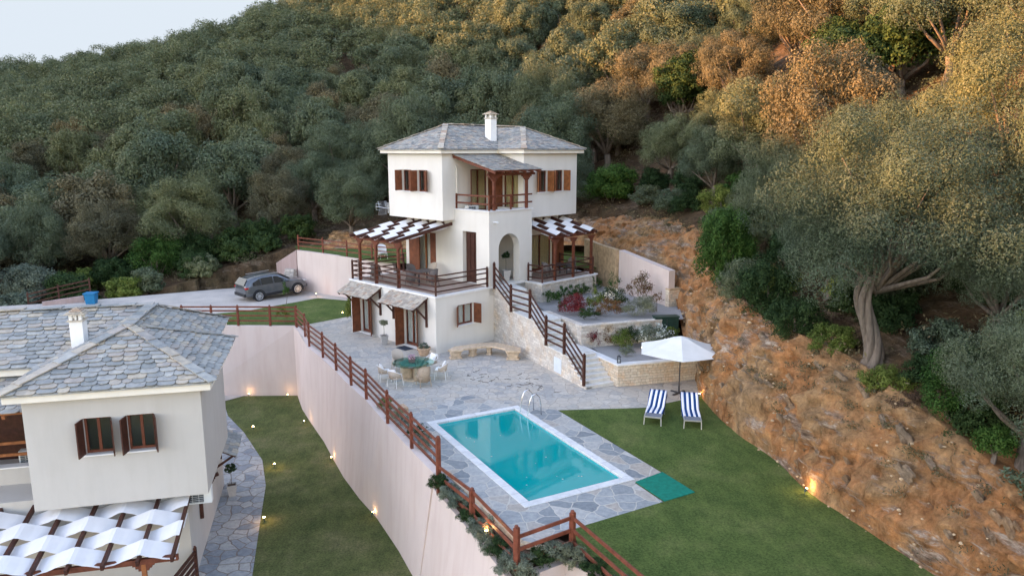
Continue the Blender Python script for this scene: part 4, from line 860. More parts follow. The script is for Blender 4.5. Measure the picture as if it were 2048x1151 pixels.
window(villa, (-3.55, 0, 1.0), X, -Y, .82, 1.22, ang=(100, 108), curt=None, fr='wood', shutmat='wood_dark', shw=.42)
window(villa, (-2.28, 0, 1.0), X, -Y, .82, 1.22, ang=(100, 108), curt=None, fr='wood', shutmat='wood_dark', shw=.42)
mb = MB(); mb.box((-9.4, 3.86, -.4), (-5.9, 3.9, 1.9)); mb.build('glazed_door', 'wood_dark', villa)
mb = MB(); lp = [(-14, .9, 2.28), (-5.22, .9, 2.28), (-5.22, 3.85, 3.05), (-14, 3.85, 3.05)]; slates(mb, lp, .2, .3, .6, seed=77); lr = mb.build('balcony_roof', 'slate', villa)
mb = MB(); under(mb, [lp], .05)
for k in range(13): mb.bar((-5.4 - k * .68, .85, 2.16), (-5.4 - k * .68, 3.8, 2.93), .09, .12)
mb.bar((-14, 1.5, 2.14), (-5.22, 1.5, 2.14), .14, .18); mb.build('rafter', 'wood_orange', lr)
ez = 3.22; Lc, Rc, A_, C2, B_, C3 = (-5.68, -.4, ez), (.46, -.4, ez), (-2.6, 2.6, 4.58), (.5, 5.55, ez), (-2.5, 5.9, 4.64), (-.2, 9.3, ez)
vpl_ = [[Lc, Rc, A_], [Rc, C2, A_], [(-5.68, 2.85, ez), Lc, A_, B_], [(-.2, 3.0, ez), C3, B_, A_], [(-14, 2.85, ez), (-5.0, 2.85, ez), B_, (-14, 5.95, 4.64)], [C2, (-4, 5.6, ez), A_]]
mb = MB()
for i, p in enumerate(vpl_): slates(mb, p, .225, .28, .62, seed=100 + i, lift=.045, thick=.03)
vroof = mb.build('roof', 'slate', villa)
mb = MB(); under(mb, vpl_[:5] + [[C3, (-14, 9.3, ez), (-14, 5.95, 4.64), B_]], .04); mb.build('roof_deck', 'slate', vroof)
mb = MB()
for i, (p, q, w) in enumerate(((Rc, A_, .34), (C2, A_, .3), (A_, B_, .42), (Lc, A_, .42), (C3, B_, .3), (B_, (-14, 5.95, 4.64), .36))): caps(mb, p, q, w=w, seg=.62, seed=i + 9)
mb.build('ridge_cap', 'slate', vroof)
mb = MB(); mb.prism([(-5.6, -.33), (.38, -.33), (.42, 5.47), (-.27, 5.47), (-.27, 9.22), (-14, 9.22), (-14, 2.93), (-5.6, 2.93)], 2.95, 3.17); bevel(mb.build('cornice', 'cornice', villa), .025, 3)
chimney(villa, (-4.4, 3.35), 3.3, 4.72, .42, .5)
# side canopy of the villa
mb = MB(); cp_ = [(.12, 5.95, -1.95), (.12, 8.35, -1.95), (-.86, 8.35, -1.45), (-.86, 5.95, -1.45)]; slates(mb, cp_, .2, .25, .5, seed=9); cn = mb.build('canopy', 'slate', villa)
mb = MB(); under(mb, [cp_], .05)
mb.build('canopy_board', 'wood_dark', cn)
for f in (6.1, 8.2): mb = MB(); mb.bar((-.8, f, -2.9), (-.8, f, -1.5), .1, .1); mb.bar((-.8, f, -2.5), (.0, f, -1.98), .08, .08); mb.build('canopy_bracket', 'wood_dark', cn)
mb = MB(); mb.bar((-.78, 2.85, -3.0), (-.78, 2.85, -1.6), .12, .12); mb.bar((-.75, 2.85, -2.3), (-.3, 2.85, -1.5), .1, .1); mb.bar((-.78, 2.85, -1.55), (-.1, 2.85, -1.3), .1, .12)
mb.build('bracket', 'wood_dark', villa)
ac_unit(None, vw(-.42, .72, -1.36), VR, 'white air conditioner tucked under the villa overhang')
ac_unit(None, vw(-6.2, 3.1, -.38), VR, 'white air conditioner on the villa balcony behind the rails')
pergola('pergola', 'large pergola of the near villa with wavy woven white canvas', vw(0, .9, 0), VR, -9.36, -.72, -3.55, -.02, -1.55, -.98, 10, 4, [(-1.6, -3.15), (-4.6, -3.15), (-7.5, -3.15)], -4.45, raf=(.085, .17), postmat='wood_orange')
fence('villa_railing', 'dark slatted wooden screen beside the villa pergola', [vw(-.72, .75, -4.4), vw(-1.5, -2.4, -4.4)], heights=(.25, .5, .75, 1.0, 1.2), ph=1.35, mat='wood_dark', pw=.1, rh=.13)
# ------------------------------------------------------------------ pool
t = thing('swimming_pool', 'turquoise rectangular swimming pool with a white marble edge', 'swimming pool', (pc.x, pc.y, 0), PA)
def frame_loop(mb, l, w, t_, z0, z1):
    L2, W2 = l / 2, w / 2; l2, w2 = L2 - t_, W2 - t_
    for a, b in (((-L2, -W2, z0), (L2, -w2, z1)), ((-L2, w2, z0), (L2, W2, z1)), ((-L2, -w2, z0), (-l2, w2, z1)), ((l2, -w2, z0), (L2, w2, z1))): mb.box(a, b)
mb = MB(); frame_loop(mb, PL, PW, .3, -.05, .035); bevel(mb.build('coping', 'marble_slabs', t), .012)
mb = MB(); l, w = PL / 2 - .31, PW / 2 - .31
mb.add([(-l, -w, -.05), (l, -w, -.05), (l, w, -.05), (-l, w, -.05), (-l, -w, -1.45), (l, -w, -1.45), (l, w, -1.45), (-l, w, -1.45)], [(4, 5, 6, 7), (0, 4, 7, 3), (1, 2, 6, 5), (0, 1, 5, 4), (3, 7, 6, 2)]); mb.build('basin', 'pool_tile', t)
mb = MB(); mb.add([(-l, -w, -.07), (l, -w, -.07), (l, w, -.07), (-l, w, -.07)], [(0, 1, 2, 3)]); wat = mb.build('water', 'water', t)
mb = MB(); rg = random.Random(4)
for k in range(13): x, y = rg.uniform(-3, 3.3), rg.uniform(-1.4, 1.2); r = rg.uniform(.012, .03); mb.lathe([(r, 0), (r * .7, .006)], 6, (x, y, -.068))
o = mb.build('floating_debris', 'debris'); o.parent = None; o.location = (pc.x, pc.y, 0); o.rotation_euler = (0, 0, PA); o['kind'] = 'stuff'
PLAD = 1; lad = thing('pool_ladder', 'shiny steel ladder over the far corner of the pool', 'pool ladder', pp(-2.95, 1.9), PA)
for x in (-.26, .26):
    mb = MB(); mb.tube([(x, .42, 0), (x, .40, .35), (x, .34, .58), (x, .22, .70), (x, .06, .68), (x, -.03, .5), (x, -.10, .1), (x, -.12, -.3), (x, -.12, -1.0)], .021, 10); mb.build('handrail', 'steel', lad, smooth=True)
lad.scale = (1.2, 1.2, 1.3)
for z in (-.25, -.52, -.8):
    mb = MB(); mb.box((-.25, -.16, z), (.25, -.08, z + .03)); mb.build('tread', 'steel', lad)
mb = MB(); g_ = [(5.03, 23.04, 0), (5.76, 21.56, 0), (4.68, 20.96, 0), (4.01, 22.3, 0)]
mb.prism([p[:2] for p in g_], .014, .035); tag(mb.build('rubber_mat', 'mat_green'), 'flat green mat on the grass at the corner of the pool paving', 'mat')
# ------------------------------------------------------------------ loungers, towels, parasol
def lounger(label, loc, rz):
    t = thing('sun_lounger', label, 'sun lounger', loc, rz, None)     # local: x across, y from foot to head
    fr = MB()
    for x in (-.32, .32): fr.bar((x, 0, .33), (x, 1.25, .33), .04, .05); fr.bar((x, 1.2, .33), (x, 1.93, .78), .04, .05)
    fr.bar((-.34, .0, .33), (.34, .0, .33), .04, .05); fr.bar((-.32, 1.93, .78), (.32, 1.93, .78), .04, .05); fr.bar((-.32, 1.22, .33), (.32, 1.22, .33), .03, .04); fr.build('frame', 'alu', t)
    for x in (-.32, .32):
        for y in (.03, 1.35): mb = MB(); mb.bar((x, y, .33), (x * 1.04, y - .03 if y < 1 else y + .05, 0), .035, .045, (0, 1, 0)); mb.build('leg', 'alu', t)
    mb = MB(); mb.add([(-.3, .03, .35), (.3, .03, .35), (.3, 1.2, .335), (-.3, 1.2, .335), (.3, 1.9, .775), (-.3, 1.9, .775)], [(0, 1, 2, 3), (3, 2, 4, 5)])
    s = mb.build('sling', 'sling', t); m = s.modifiers.new('thickness', 'SOLIDIFY'); m.thickness = .012
    return t
def towel(label, loc, rz, skew, seed):
    t = thing('striped_towel', label, 'towel', loc, rz); rg = random.Random(seed); ns = 9
    prof = [(.42, .362), (.7, .36), (1.0, .362), (1.2, .372), (1.35, .47), (1.6, .625), (1.85, .78), (1.96, .83), (1.99, .78), (1.99, .6)]
    def zat(y):
        for (a, b), (c_, d_) in zip(prof, prof[1:]):
            if a <= y <= c_ and c_ > a: return b + (d_ - b) * (y - a) / (c_ - a)
        return prof[-1][1]
    m = {0: MB(), 1: MB()}; W = .86
    N = 30; cols = ns * 4
    def pt(i, j):
        q = i / cols * W - W / 2; y, z = prof[j]; x = q + skew * (y - 1.2)
        ed = max(0, abs(x) - .34); x = math.copysign(min(abs(x), .345 + ed * .18), x); z -= ed * .95; z += .008 * math.sin(i * .9 + j * 1.3 + seed) + .004
        return (x, y + (.01 * math.sin(i)), z)
    for s in range(ns):
        mm = m[(s + 0) % 2]; vs = []; nj = len(prof)
        for i in range(s * 4, s * 4 + 5): vs += [pt(i, j) for j in range(nj)]
        mm.add(vs, [(a * nj + j, (a + 1) * nj + j, (a + 1) * nj + j + 1, a * nj + j + 1) for a in range(4) for j in range(nj - 1)])
    for k, nm in ((0, 'towel_blue'), (1, 'towel_white')):
        o = m[k].build('blue_stripe' if k == 0 else 'white_stripe', nm, t, smooth=True); md = o.modifiers.new('thickness', 'SOLIDIFY'); md.thickness = .012
    return t
lr1 = R(-17); lr2 = R(-9)
L1 = lounger('left sun lounger of grey sling fabric standing on the lawn near the parasol', (5.5, 27.32, .012), lr1); towel('blue and white striped towel draped on the left sun lounger', (5.5, 27.32, .012), lr1, .06, 1)
L2 = lounger('right sun lounger of grey sling fabric, nearest to the earth bank', (6.98, 26.93, .012), lr2); towel('blue and white striped towel draped on the right sun lounger', (6.98, 26.93, .012), lr2, -.01, 2)
t = thing('parasol', 'large white parasol on a dark pole behind the sun loungers', 'parasol', (7.4, 31.2, 0), R(20))
mb = MB(); mb.tube([(0, 0, 0), (0, 0, 2.42)], .028, 10); mb.build('pole', 'dark_metal', t)
mb = MB()
for k in range(2): a = k * math.pi / 2 + .4; mb.bar((-.42 * math.cos(a), -.42 * math.sin(a), .03 + k * .002), (.42 * math.cos(a), .42 * math.sin(a), .03 + k * .002), .09, .05)
mb.tube([(0, 0, .03), (0, 0, .35)], .04, 10); mb.build('base', 'dark_metal', t)
mb = MB(); ns = 6; vs = [(0, 0, 2.62)]; rr = 1.95
rings = [(.35, 2.53), (.7, 2.38), (1.25, 2.19), (rr, 2.0)]
for r, z in rings:
    for k in range(ns * 4):
        a = 2 * math.pi * k / (ns * 4); f_ = math.cos(math.pi / ns) / math.cos((a % (2 * math.pi / ns)) - math.pi / ns); sag = (1 - f_) * .25 * r
        vs.append((r * f_ * math.cos(a), r * f_ * math.sin(a), z - sag * .3 + .02 * (1 - f_)))
n4 = ns * 4; fs = [(0, 1 + k, 1 + (k + 1) % n4) for k in range(n4)]
for i in range(3): fs += [(1 + i * n4 + k, 1 + (i + 1) * n4 + k, 1 + (i + 1) * n4 + (k + 1) % n4, 1 + i * n4 + (k + 1) % n4) for k in range(n4)]
mb.add(vs, fs); o = mb.build('canopy', 'canvas', t); md = o.modifiers.new('thickness', 'SOLIDIFY'); md.thickness = .01
for k in range(ns):
    a = 2 * math.pi * k / ns; mb = MB(); mb.bar((.03 * math.cos(a), .03 * math.sin(a), 2.55), (rr * .98 * math.cos(a), rr * .98 * math.sin(a), 1.97), .02, .02); mb.build('rib', 'dark_metal', t)
# ------------------------------------------------------------------ table and chairs
t = thing('round_table', 'round glass-topped table on a carved stone pedestal, on the patio', 'table', (-4.66, 33.45, 0))
mb = MB(); mb.lathe([(.62, 0), (.62, .05), (.58, .06)], 8)
for k in range(4):
    a = k * math.pi / 2 + .5; mb.M = Matrix.Rotation(a, 4, 'Z'); mb.box((.14, -.1, .06), (.56, .1, .68)); mb.box((.5, -.14, .06), (.6, .14, .68))
mb.M = Matrix(); mb.lathe([(.66, .68), (.70, .70), (.70, .74)], 8); mb.build('pedestal', 'sandstone', t)
mb = MB(); mb.lathe([(.98, .75), (.985, .756), (.985, .762), (.98, .768)], 40); mb.build('glass_top', 'glass_table', t)
mb = MB(); mb.lathe([(.68, .741), (.68, .746)], 8); mb.build('cloth', 'table_teal', t)
def leafobj(name, seed, R3, nb, n, ln, wd, mat, parent, loc=(0, 0, 0), **k):
    P, N, c_ = cloud(seed, R3, nb, n, **k); me = leafmesh(name, P, N, ln, wd, mat, seed); o = bpy.data.objects.new(name, me); C.objects.link(o); o.parent = parent; o.location = loc; return o
t = thing('flower_basket', 'wicker basket of pale purple flowers in the middle of the glass table', 'flower basket', (-4.72, 33.5, .77))
mb = MB(); mb.lathe([(.12, 0), (.17, .17), (.15, .17), (.13, .1)], 4, sq=True); mb.build('basket', 'rattan_grey', t); leafobj('flowers', 5, (.26, .26, .16), 9, 500, .05, .04, 'flower_purple', t, (0, 0, .2)); leafobj('leaves', 6, (.2, .2, .1), 6, 160, .06, .03, 'leaf_dark', t, (0, 0, .17))
def patio_chair(label, loc, rz, mat='rattan_light', cush=True, high=False, group=None):
    """armchair facing local -y"""
    t = thing('armchair' if not high else 'wicker_chair', label, 'chair', loc, rz, group)
    leg = 'white_paint' if not high else mat
    for x in (-.24, .24):
        for y in (-.24, .24): mb = MB(); mb.tube([(x * 1.12, y * 1.12, 0), (x * .95, y * .95, .42)], .014 if not high else .022, 6); mb.build('leg', leg, t)
    mb = MB(); mb.box((-.27, -.27, .40), (.27, .27, .44)); bevel(mb.build('seat', mat, t), .02)
    mb = MB(); nseg = 22; ht = .80 if not high else .98; vs = []
    for k in range(nseg + 1):
        a = math.pi * (-.12 + 1.24 * k / nseg); ca, sa = math.cos(a), math.sin(a)
        z1 = .62 + (ht - .62) * max(0, sa) ** (1.0 if not high else .35)
        if high: x0, y0 = .27 * ca, .05 + .23 * sa; x1, y1 = .30 * ca, .05 + .30 * sa
        else: x0, y0 = .26 * ca, .02 + .25 * sa; x1, y1 = .33 * ca, .02 + .32 * sa
        vs += [(x0, y0, .40 if not high else .22), (x1, y1, z1)]
    mb.add(vs, [(2 * k, 2 * k + 2, 2 * k + 3, 2 * k + 1) for k in range(nseg)]); o = mb.build('backrest', mat, t, smooth=True); md = o.modifiers.new('thickness', 'SOLIDIFY'); md.thickness = .025
    mb = MB(); mb.tube([(vs[2 * k + 1][0], vs[2 * k + 1][1], vs[2 * k + 1][2]) for k in range(nseg + 1)], .014, 6); mb.build('top_rail', leg, t)
    if cush:
        mb = MB(); mb.box((-.23, -.25, .445), (.23, .2, .51)); bevel(mb.build('seat_cushion', 'cushion', t), .03, 3)
        p = thing('pillow', 'small white pillow on ' + label.replace('white rope ', 'the ', 1) if False else 'x', 'pillow', loc, rz)
        p['label'] = 'plump white pillow resting on the ' + label.split(',')[0]
        mb = MB(); mb.M = Matrix.Translation((0, .14, .66)) @ Matrix.Rotation(R(-22), 4, 'X') @ Matrix.Rotation(R(12), 4, 'Y')
        vs = []; q = 8
        for s in (1, -1):
            for i in range(q + 1):
                for j in range(q + 1):
                    u, v = i / q * 2 - 1, j / q * 2 - 1; vs.append((u * .19, s * .075 * ((1 - u ** 4) * (1 - v ** 4)) ** .5, v * .19))
        m_ = q + 1; fs = [(i * m_ + j, (i + 1) * m_ + j, (i + 1) * m_ + j + 1, i * m_ + j + 1) for i in range(q) for j in range(q)]; fs += [tuple(x + m_ * m_ for x in f[::-1]) for f in fs]
        mb.add(vs, fs); mb.build('cover', 'cushion', p, smooth=True)
    return t
def face(loc): return math.atan2(loc[1] - 33.45, loc[0] + 4.66) + math.pi / 2 + math.pi
for lb, loc, kw in (('leftmost pale rope chair at the round table, farther from the fence corner', (-5.95, 33.0, 0), {}), ('front left pale rope chair at the round table, closest to the fence', (-5.33, 32.2, 0), {}),
                    ('right pale rope chair at the round table, nearest the pool', (-3.35, 33.35, 0), {}), ('rear right pale rope chair at the round table, by the terracotta pot', (-3.95, 34.55, 0), {}),
                    ('brown wicker chair in front of the round table with its back to the pool', (-4.05, 32.3, 0), dict(mat='rattan', cush=False, high=True)), ('brown wicker chair behind the round table by the glazed door', (-5.55, 34.7, 0), dict(mat='rattan_light', cush=False, high=True))):
    lx, ly = loc[0] + 4.66, loc[1] - 33.45; patio_chair(lb, loc, math.atan2(ly, lx) - math.pi / 2, **kw)
# stone bench: curved, on scroll legs
t = thing('stone_bench', 'curved sandstone bench on scrolled legs in the corner of the patio', 'bench', (-1.35, 36.9, 0))
cx_, cy_ = -1.45, 35.55
an = [math.pi * (1.10 - .185 * k * 1.02) for k in range(6)]
outer = [(-3.32, 36.55), (-3.0, 37.25), (-1.55, 38.0), (-.75, 38.0), (.45, 37.0), (.45, 36.35)]
inner = [(-.32, 36.35), (-.38, 36.75), (-1.0, 37.25), (-1.5, 37.22), (-2.5, 36.75), (-2.52, 36.5)]
mb = MB(); mb.prism(outer + inner, .42, .52); bevel(mb.build('seat', 'sandstone', t, world=True), .025, 3)
for (x, y, w, d, r) in ((-2.92, 36.75, .62, .34, R(20)), (-2.05, 37.25, .3, .46, R(-28)), (-1.2, 37.6, .26, .46, R(-8)), (.05, 36.6, .66, .36, R(-8))):
    mb = MB(); mb.M = Matrix.Translation((x, y, 0)) @ Matrix.Rotation(r, 4, 'Z')
    for s0, z0, z1 in ((1.0, 0, .1), (.78, .1, .2), (.9, .2, .32), (1.0, .32, .42)): mb.box((-w / 2 * s0, -d / 2 * s0, z0), (w / 2 * s0, d / 2 * s0, z1))
    bevel(mb.build('leg', 'sandstone', t, world=True), .03, 3)
# terrace dining furniture
def terr(u, v): q = hw(u, v, 3.112); return q
t = thing('terrace_table', 'dark square table on the house terrace under the left pergola', 'table', terr(2.0, 3.5), HR)
mb = MB(); mb.box((-.7, -.5, .70), (.7, .5, .74)); mb.build('table_top', 'rattan_grey', t)
for x in (-.62, .62):
    for y in (-.42, .42): mb = MB(); mb.box((x - .03, y - .03, 0), (x + .03, y + .03, .70)); mb.build('leg', 'dark_metal', t)
def wicker(lb, u, v, r, mat='rattan_grey'): return patio_chair(lb, terr(u, v), r, mat=mat, cush=False, high=True)
wicker('dark wicker chair nearest the terrace corner rail', .95, 3.2, HR + R(90)); wicker('light grey wicker chair against the curtain of the terrace door', 3.1, 4.1, HR - R(90), 'rattan_light')
wicker('dark wicker chair at the near side of the terrace table', 1.9, 2.55, HR + R(180)); wicker('dark wicker armchair alone at the far left of the terrace', .9, 6.5, HR + R(120)); wicker('dark wicker chair at the far side of the terrace table', 2.0, 4.5, HR)
t = thing('porch_table', 'dark low table in the shade of the right porch', 'table', hw(9.6, -.1, 3.11), HR); mb = MB(); mb.box((-.6, -.35, .62), (.6, .35, .66)); mb.build('table_top', 'dark_metal', t)
for x in (-.5, .5):
    for y in (-.28, .28): mb = MB(); mb.box((x - .025, y - .025, 0), (x + .025, y + .025, .62)); mb.build('leg', 'dark_metal', t)
patio_chair('dark wicker chair behind the rail of the right porch', hw(8.3, -.35, 3.11), HR + R(90), 'rattan_grey', False, True); patio_chair('dark wicker chair deep in the shade of the right porch', hw(10.7, -.2, 3.11), HR - R(90), 'rattan_grey', False, True)
for i, (x, y) in enumerate(((-9.2, 51.8), (-5.6, 50.6))):
    patio_chair(('left' if i == 0 else 'right') + ' white chair on the upper lawn behind the terrace', (x, y, 3.03), R(30), 'white_paint', False, True)
t = thing('wood_table', 'low wooden table with chairs inside the villa balcony', 'table', vw(-6.3, 3.2, -.4), VR) if False else None
patio_chair('cushioned chair under the villa pergola at the bottom edge', vw(-1.9, -1.9, -4.45), VR + R(200), 'rattan_light', False, True)
# ------------------------------------------------------------------ pots
def potted_tree(label, loc, potmat='planter_grey', s=1.0, rz=.4, seed=1, mat='leaf_dark'):
    t = thing('potted_tree', label, 'potted tree', loc, rz)
    mb = MB(); mb.lathe([(.13 * s, 0), (.2 * s, .5 * s), (.21 * s, .52 * s), (.175 * s, .52 * s), (.17 * s, .46 * s)], 4, sq=True); mb.build('pot', potmat, t)
    mb = MB(); mb.lathe([(.16 * s, .45 * s), (.15 * s, .47 * s)], 4, sq=True); mb.build('soil', 'soil', t)
    mb = MB(); mb.tube([(0, 0, .46 * s), (.01, 0, .8 * s), (0, .01, 1.15 * s)], .014 * s, 6); mb.build('trunk', 'bark', t)
    leafobj('crown', seed, (.25 * s, .25 * s, .23 * s), 18, 1500, .055 * s, .028 * s, mat, t, (0, 0, 1.22 * s), inner=.5); return t
potted_tree('lollipop tree in a square grey pot between the two glazed doors', (-7.1, 39.6, 0), seed=11, mat='leaf_silver')
potted_tree('round-headed tree in a grey pot inside the arched porch', hw(6.0, .8, 3.13), 'planter_pale', 1.15, seed=12)
potted_tree('small dark tree in a tall grey pot against the villa side wall', vw(-.35, 7.6, -4.44), 'planter_grey', 1.05, seed=13)
t = thing('terracotta_pot', 'carved terracotta pot with a low green plant at the house corner', 'flower pot', (-4.63, 37.35, 0))
mb = MB(); mb.lathe([(.2, 0), (.24, .05), (.3, .22), (.33, .34), (.37, .36), (.37, .42), (.3, .42), (.28, .36)], 20); mb.build('pot', 'terracotta', t, smooth=False)
leafobj('foliage', 21, (.28, .28, .22), 10, 900, .09, .02, 'leaf_silver', t, (0, 0, .48))
mb = MB(); mb.M = Matrix.Translation(hw(-.45, 2.15, 0)) @ Matrix.Rotation(HR, 4, 'Z'); mb.box((-.28, -.42, .003), (.28, .42, .018)); tag(mb.build('doormat', 'doormat'), 'dark doormat in front of the second glazed door', 'doormat')
t = thing('lantern', 'small black lantern on the corner of the lower planter wall', 'lantern', sw_(-.1, 1.72, 1.05))
mb = MB(); mb.cb((0, 0, .012), (.17, .17, .02)); mb.cb((0, 0, .29), (.17, .17, .02)); mb.lathe([(.08, .3), (.02, .36)], 4, sq=True)
for x in (-.07, .07):
    for y in (-.07, .07): mb.cb((x, y, .15), (.015, .015, .27))
mb.build('frame', 'dark_metal', t); mb = MB(); mb.cb((0, 0, .15), (.12, .12, .24)); mb.build('pane', 'glass', t); mb = MB(); mb.tube([(0, 0, .02), (0, 0, .14)], .03, 8); mb.build('candle', 'white_paint', t)
t = thing('utility_cabinet', 'dark green metal cabinet against the earth bank above the parasol', 'cabinet', (7.95, 37.0, 1.15), R(8))
mb = MB(); mb.box((-.62, -.2, 0), (.62, .25, 1.0)); bevel(mb.build('body', 'cabinet_green', t), .015); mb = MB(); mb.box((-.66, -.24, 1.0), (.66, .29, 1.05)); mb.build('lid', 'cabinet_green', t); mb = MB(); mb.box((-.02, -.215, .05), (.0, -.203, .95)); mb.build('door_seam', 'dark_metal', t)
# blue bin
t = thing('waste_bin', 'bright blue waste bin at the roadside beyond the villa roof', 'bin', (-29.6, 50.7, -.25), R(10))
mb = MB(); mb.lathe([(.28, .08), (.36, .95)], 4, sq=True); bevel(mb.build('body', 'bin_blue', t), .03); mb = MB(); mb.box((-.4, -.42, .95), (.4, .4, 1.03)); bevel(mb.build('lid', 'bin_blue', t), .02)
for x in (-.25, .25): mb = MB(); mb.tube([(x - .03, .3, .08), (x + .03, .3, .08)], .08, 12); mb.build('wheel', 'rubber', t)
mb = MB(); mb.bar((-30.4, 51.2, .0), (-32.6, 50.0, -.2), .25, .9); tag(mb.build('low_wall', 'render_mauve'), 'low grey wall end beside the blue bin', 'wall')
t = thing('crate', 'small brown crate with white things on the gravel against the pink wall', 'crate', (-18.2, 42.9, -4.42), R(30)); mb = MB(); mb.box((-.25, -.2, 0), (.25, .2, .3)); mb.build('box', 'rattan', t)
mb = MB(); mb.cb((-.08, 0, .34), (.2, .25, .08)); mb.cb((.13, .03, .35), (.14, .2, .1)); mb.build('contents', 'white_paint', t)
# ------------------------------------------------------------------ parked car
def make_car():
    t = thing('parked_car', 'grey metallic crossover car parked on the white gravel driveway', 'car', (-17.65, 53.2, .06), R(44)); t.scale = (1.12,) * 3
    t.rotation_euler = (0, R(-3.0), R(44)); S_ = [(-2.17, .45, .85, .90, .60, .62, .5), (-2.12, .35, .95, 1.08, .82, .80, .60), (-1.97, .30, .99, 1.36, .87, .84, .62), (-1.65, .28, 1.0, 1.52, .89, .87, .65), (-1.0, .25, .99, 1.585, .90, .88, .67), (-.2, .25, .97, 1.585, .90, .88, .67),
        (.35, .25, .96, 1.48, .90, .88, .65), (.75, .25, .955, 1.22, .90, .87, .66), (1.08, .25, .95, 1.02, .90, .86, .70), (1.6, .27, .90, .965, .90, .84, .66), (2.0, .30, .76, .85, .86, .76, .55), (2.2, .35, .60, .70, .70, .60, .42)]
    def ring(s):
        x, zb, zl, zr, wl, wb, wr = s; h = [(0, zb), (wl * .85, zb), (wl, zb + .14), (wl + .015, (zb + zl) / 2), (wb, zl), (wb - .012, zl + .02), ((wb + wr) / 2 + .02, (zl + zr) / 2 + .02), (wr, zr - .05), (wr - .12, zr), (0, zr + .02)]
        return [(x, y, z) for y, z in h] + [(x, -y, z) for y, z in h[-2:0:-1]]
    rs = [ring(s) for s in S_]; n = len(rs[0]); mb = MB(); fs = []
    for i in range(len(rs) - 1):
        for k in range(n): fs.append((i * n + k, i * n + (k + 1) % n, (i + 1) * n + (k + 1) % n, (i + 1) * n + k))
    fs += [tuple(range(n))[::-1], tuple(range((len(rs) - 1) * n, len(rs) * n))]; mb.add([p for r in rs for p in r], [f[::-1] for f in fs])
    o = mb.build('body', 'car_paint', t, smooth=True); m = o.modifiers.new('sub', 'SUBSURF'); m.levels = m.render_levels = 2
    def side(x, f, sg):                    # a point on the side glass plane: f=0 belt, 1 roof
        for a, b in zip(S_, S_[1:]):
            if a[0] <= x <= b[0]:
                k = (x - a[0]) / (b[0] - a[0]); q = [a[i] + (b[i] - a[i]) * k for i in range(7)]
                y0, y1 = q[5] - .005, q[6] + .035; return (x, sg * (y0 + (y1 - y0) * f + .028), q[2] + .03 + (q[3] - .07 - q[2] - .03) * f)
    for sg in (-1, 1):
        for x0, x1, r0, r1 in ((-1.62, -1.12, .55, 1), (-1.06, -.28, 1, 1), (-.2, .66, 1, .62)):
            mb = MB(); N = 6; vs = []
            for k in range(N + 1):
                x = x0 + (x1 - x0) * k / N; top = .86 * (r0 + (r1 - r0) * k / N) if x0 < -1.1 or x1 > .5 and k / N > .45 else .86
                vs += [side(x, .02, sg), side(x, top, sg)]
            f_ = [(2 * k, 2 * k + 2, 2 * k + 3, 2 * k + 1) for k in range(N)]; mb.add(vs, f_); mb.build('side_window', 'car_glass', t)
    mb = MB(); mb.add([(.42, -.56, 1.48), (.42, .56, 1.48), (1.04, .68, 1.07), (1.04, -.68, 1.07), (.75, 0, 1.33)], [(0, 3, 4), (3, 2, 4), (2, 1, 4), (1, 0, 4)]); mb.build('windscreen', 'car_glass', t)
    mb = MB(); mb.add([(-1.86, -.55, 1.50), (-1.86, .55, 1.50), (-2.16, .66, 1.12), (-2.16, -.66, 1.12)], [(0, 1, 2, 3)]); mb.build('rear_window', 'car_glass', t)
    for sg in (-1, 1):
        for x in (-1.32, 1.34):
            w = MB(); w.M = Matrix.Translation((x, sg * .83, .345)) @ Matrix.Rotation(math.pi / 2, 4, 'X'); w.lathe([(.25, -.11), (.335, -.10), (.345, -.06), (.345, .06), (.335, .10), (.25, .11)], 28); tire = w.build('wheel', 'rubber', t, smooth=False)
            r = MB(); r.M = Matrix.Translation((x, sg * .945, .345)) @ Matrix.Rotation(math.pi / 2, 4, 'X')
            for k in range(10): a = k * math.pi / 5; r.bar((.04 * math.cos(a), .04 * math.sin(a), 0), (.235 * math.cos(a), .235 * math.sin(a), 0), .045, .02)
            r.tube([(.235 * math.cos(a), .235 * math.sin(a), 0) for a in [2 * math.pi * k / 24 for k in range(25)]], .018, 6); r.lathe([(.06, -.02), (.05, .02)], 12); r.build('rim', 'alu', tire)
            g = MB(); pts = [(x + .40 * math.cos(math.pi * k / 12), sg * .915, .345 + .40 * math.sin(math.pi * k / 12)) for k in range(-1, 14)]; g.tube(pts, .035, 6); g.build('wheel_arch', 'car_plastic', t)
        mb = MB(); mb.bar((-.95, sg * .905, .33), (.95, sg * .905, .33), .05, .14); mb.build('sill_trim', 'car_plastic', t)
        mb = MB(); mb.cb((-2.03, sg * .70, .93), (.22, .30, .13)); bevel(mb.build('tail_light', 'tail_red', t), .03, 2)
        mb = MB(); mb.cb((2.02, sg * .66, .78), (.28, .24, .1)); bevel(mb.build('headlight', 'alu', t), .03, 2)
        mb = MB(); mb.cb((.72, sg * 1.0, 1.02), (.12, .18, .13)); bevel(mb.build('mirror', 'car_paint', t), .03, 2)
        mb = MB(); mb.bar((-1.4, sg * .6, 1.60), (.2, sg * .6, 1.61), .03, .03); mb.build('roof_rail', 'alu', t)
    mb = MB(); mb.cb((-2.17, 0, .48), (.1, 1.5, .2)); bevel(mb.build('bumper', 'car_plastic', t), .03, 2)
    mb = MB(); mb.cb((2.16, 0, .45), (.1, 1.3, .2)); bevel(mb.build('bumper', 'car_plastic', t), .03, 2)
make_car()
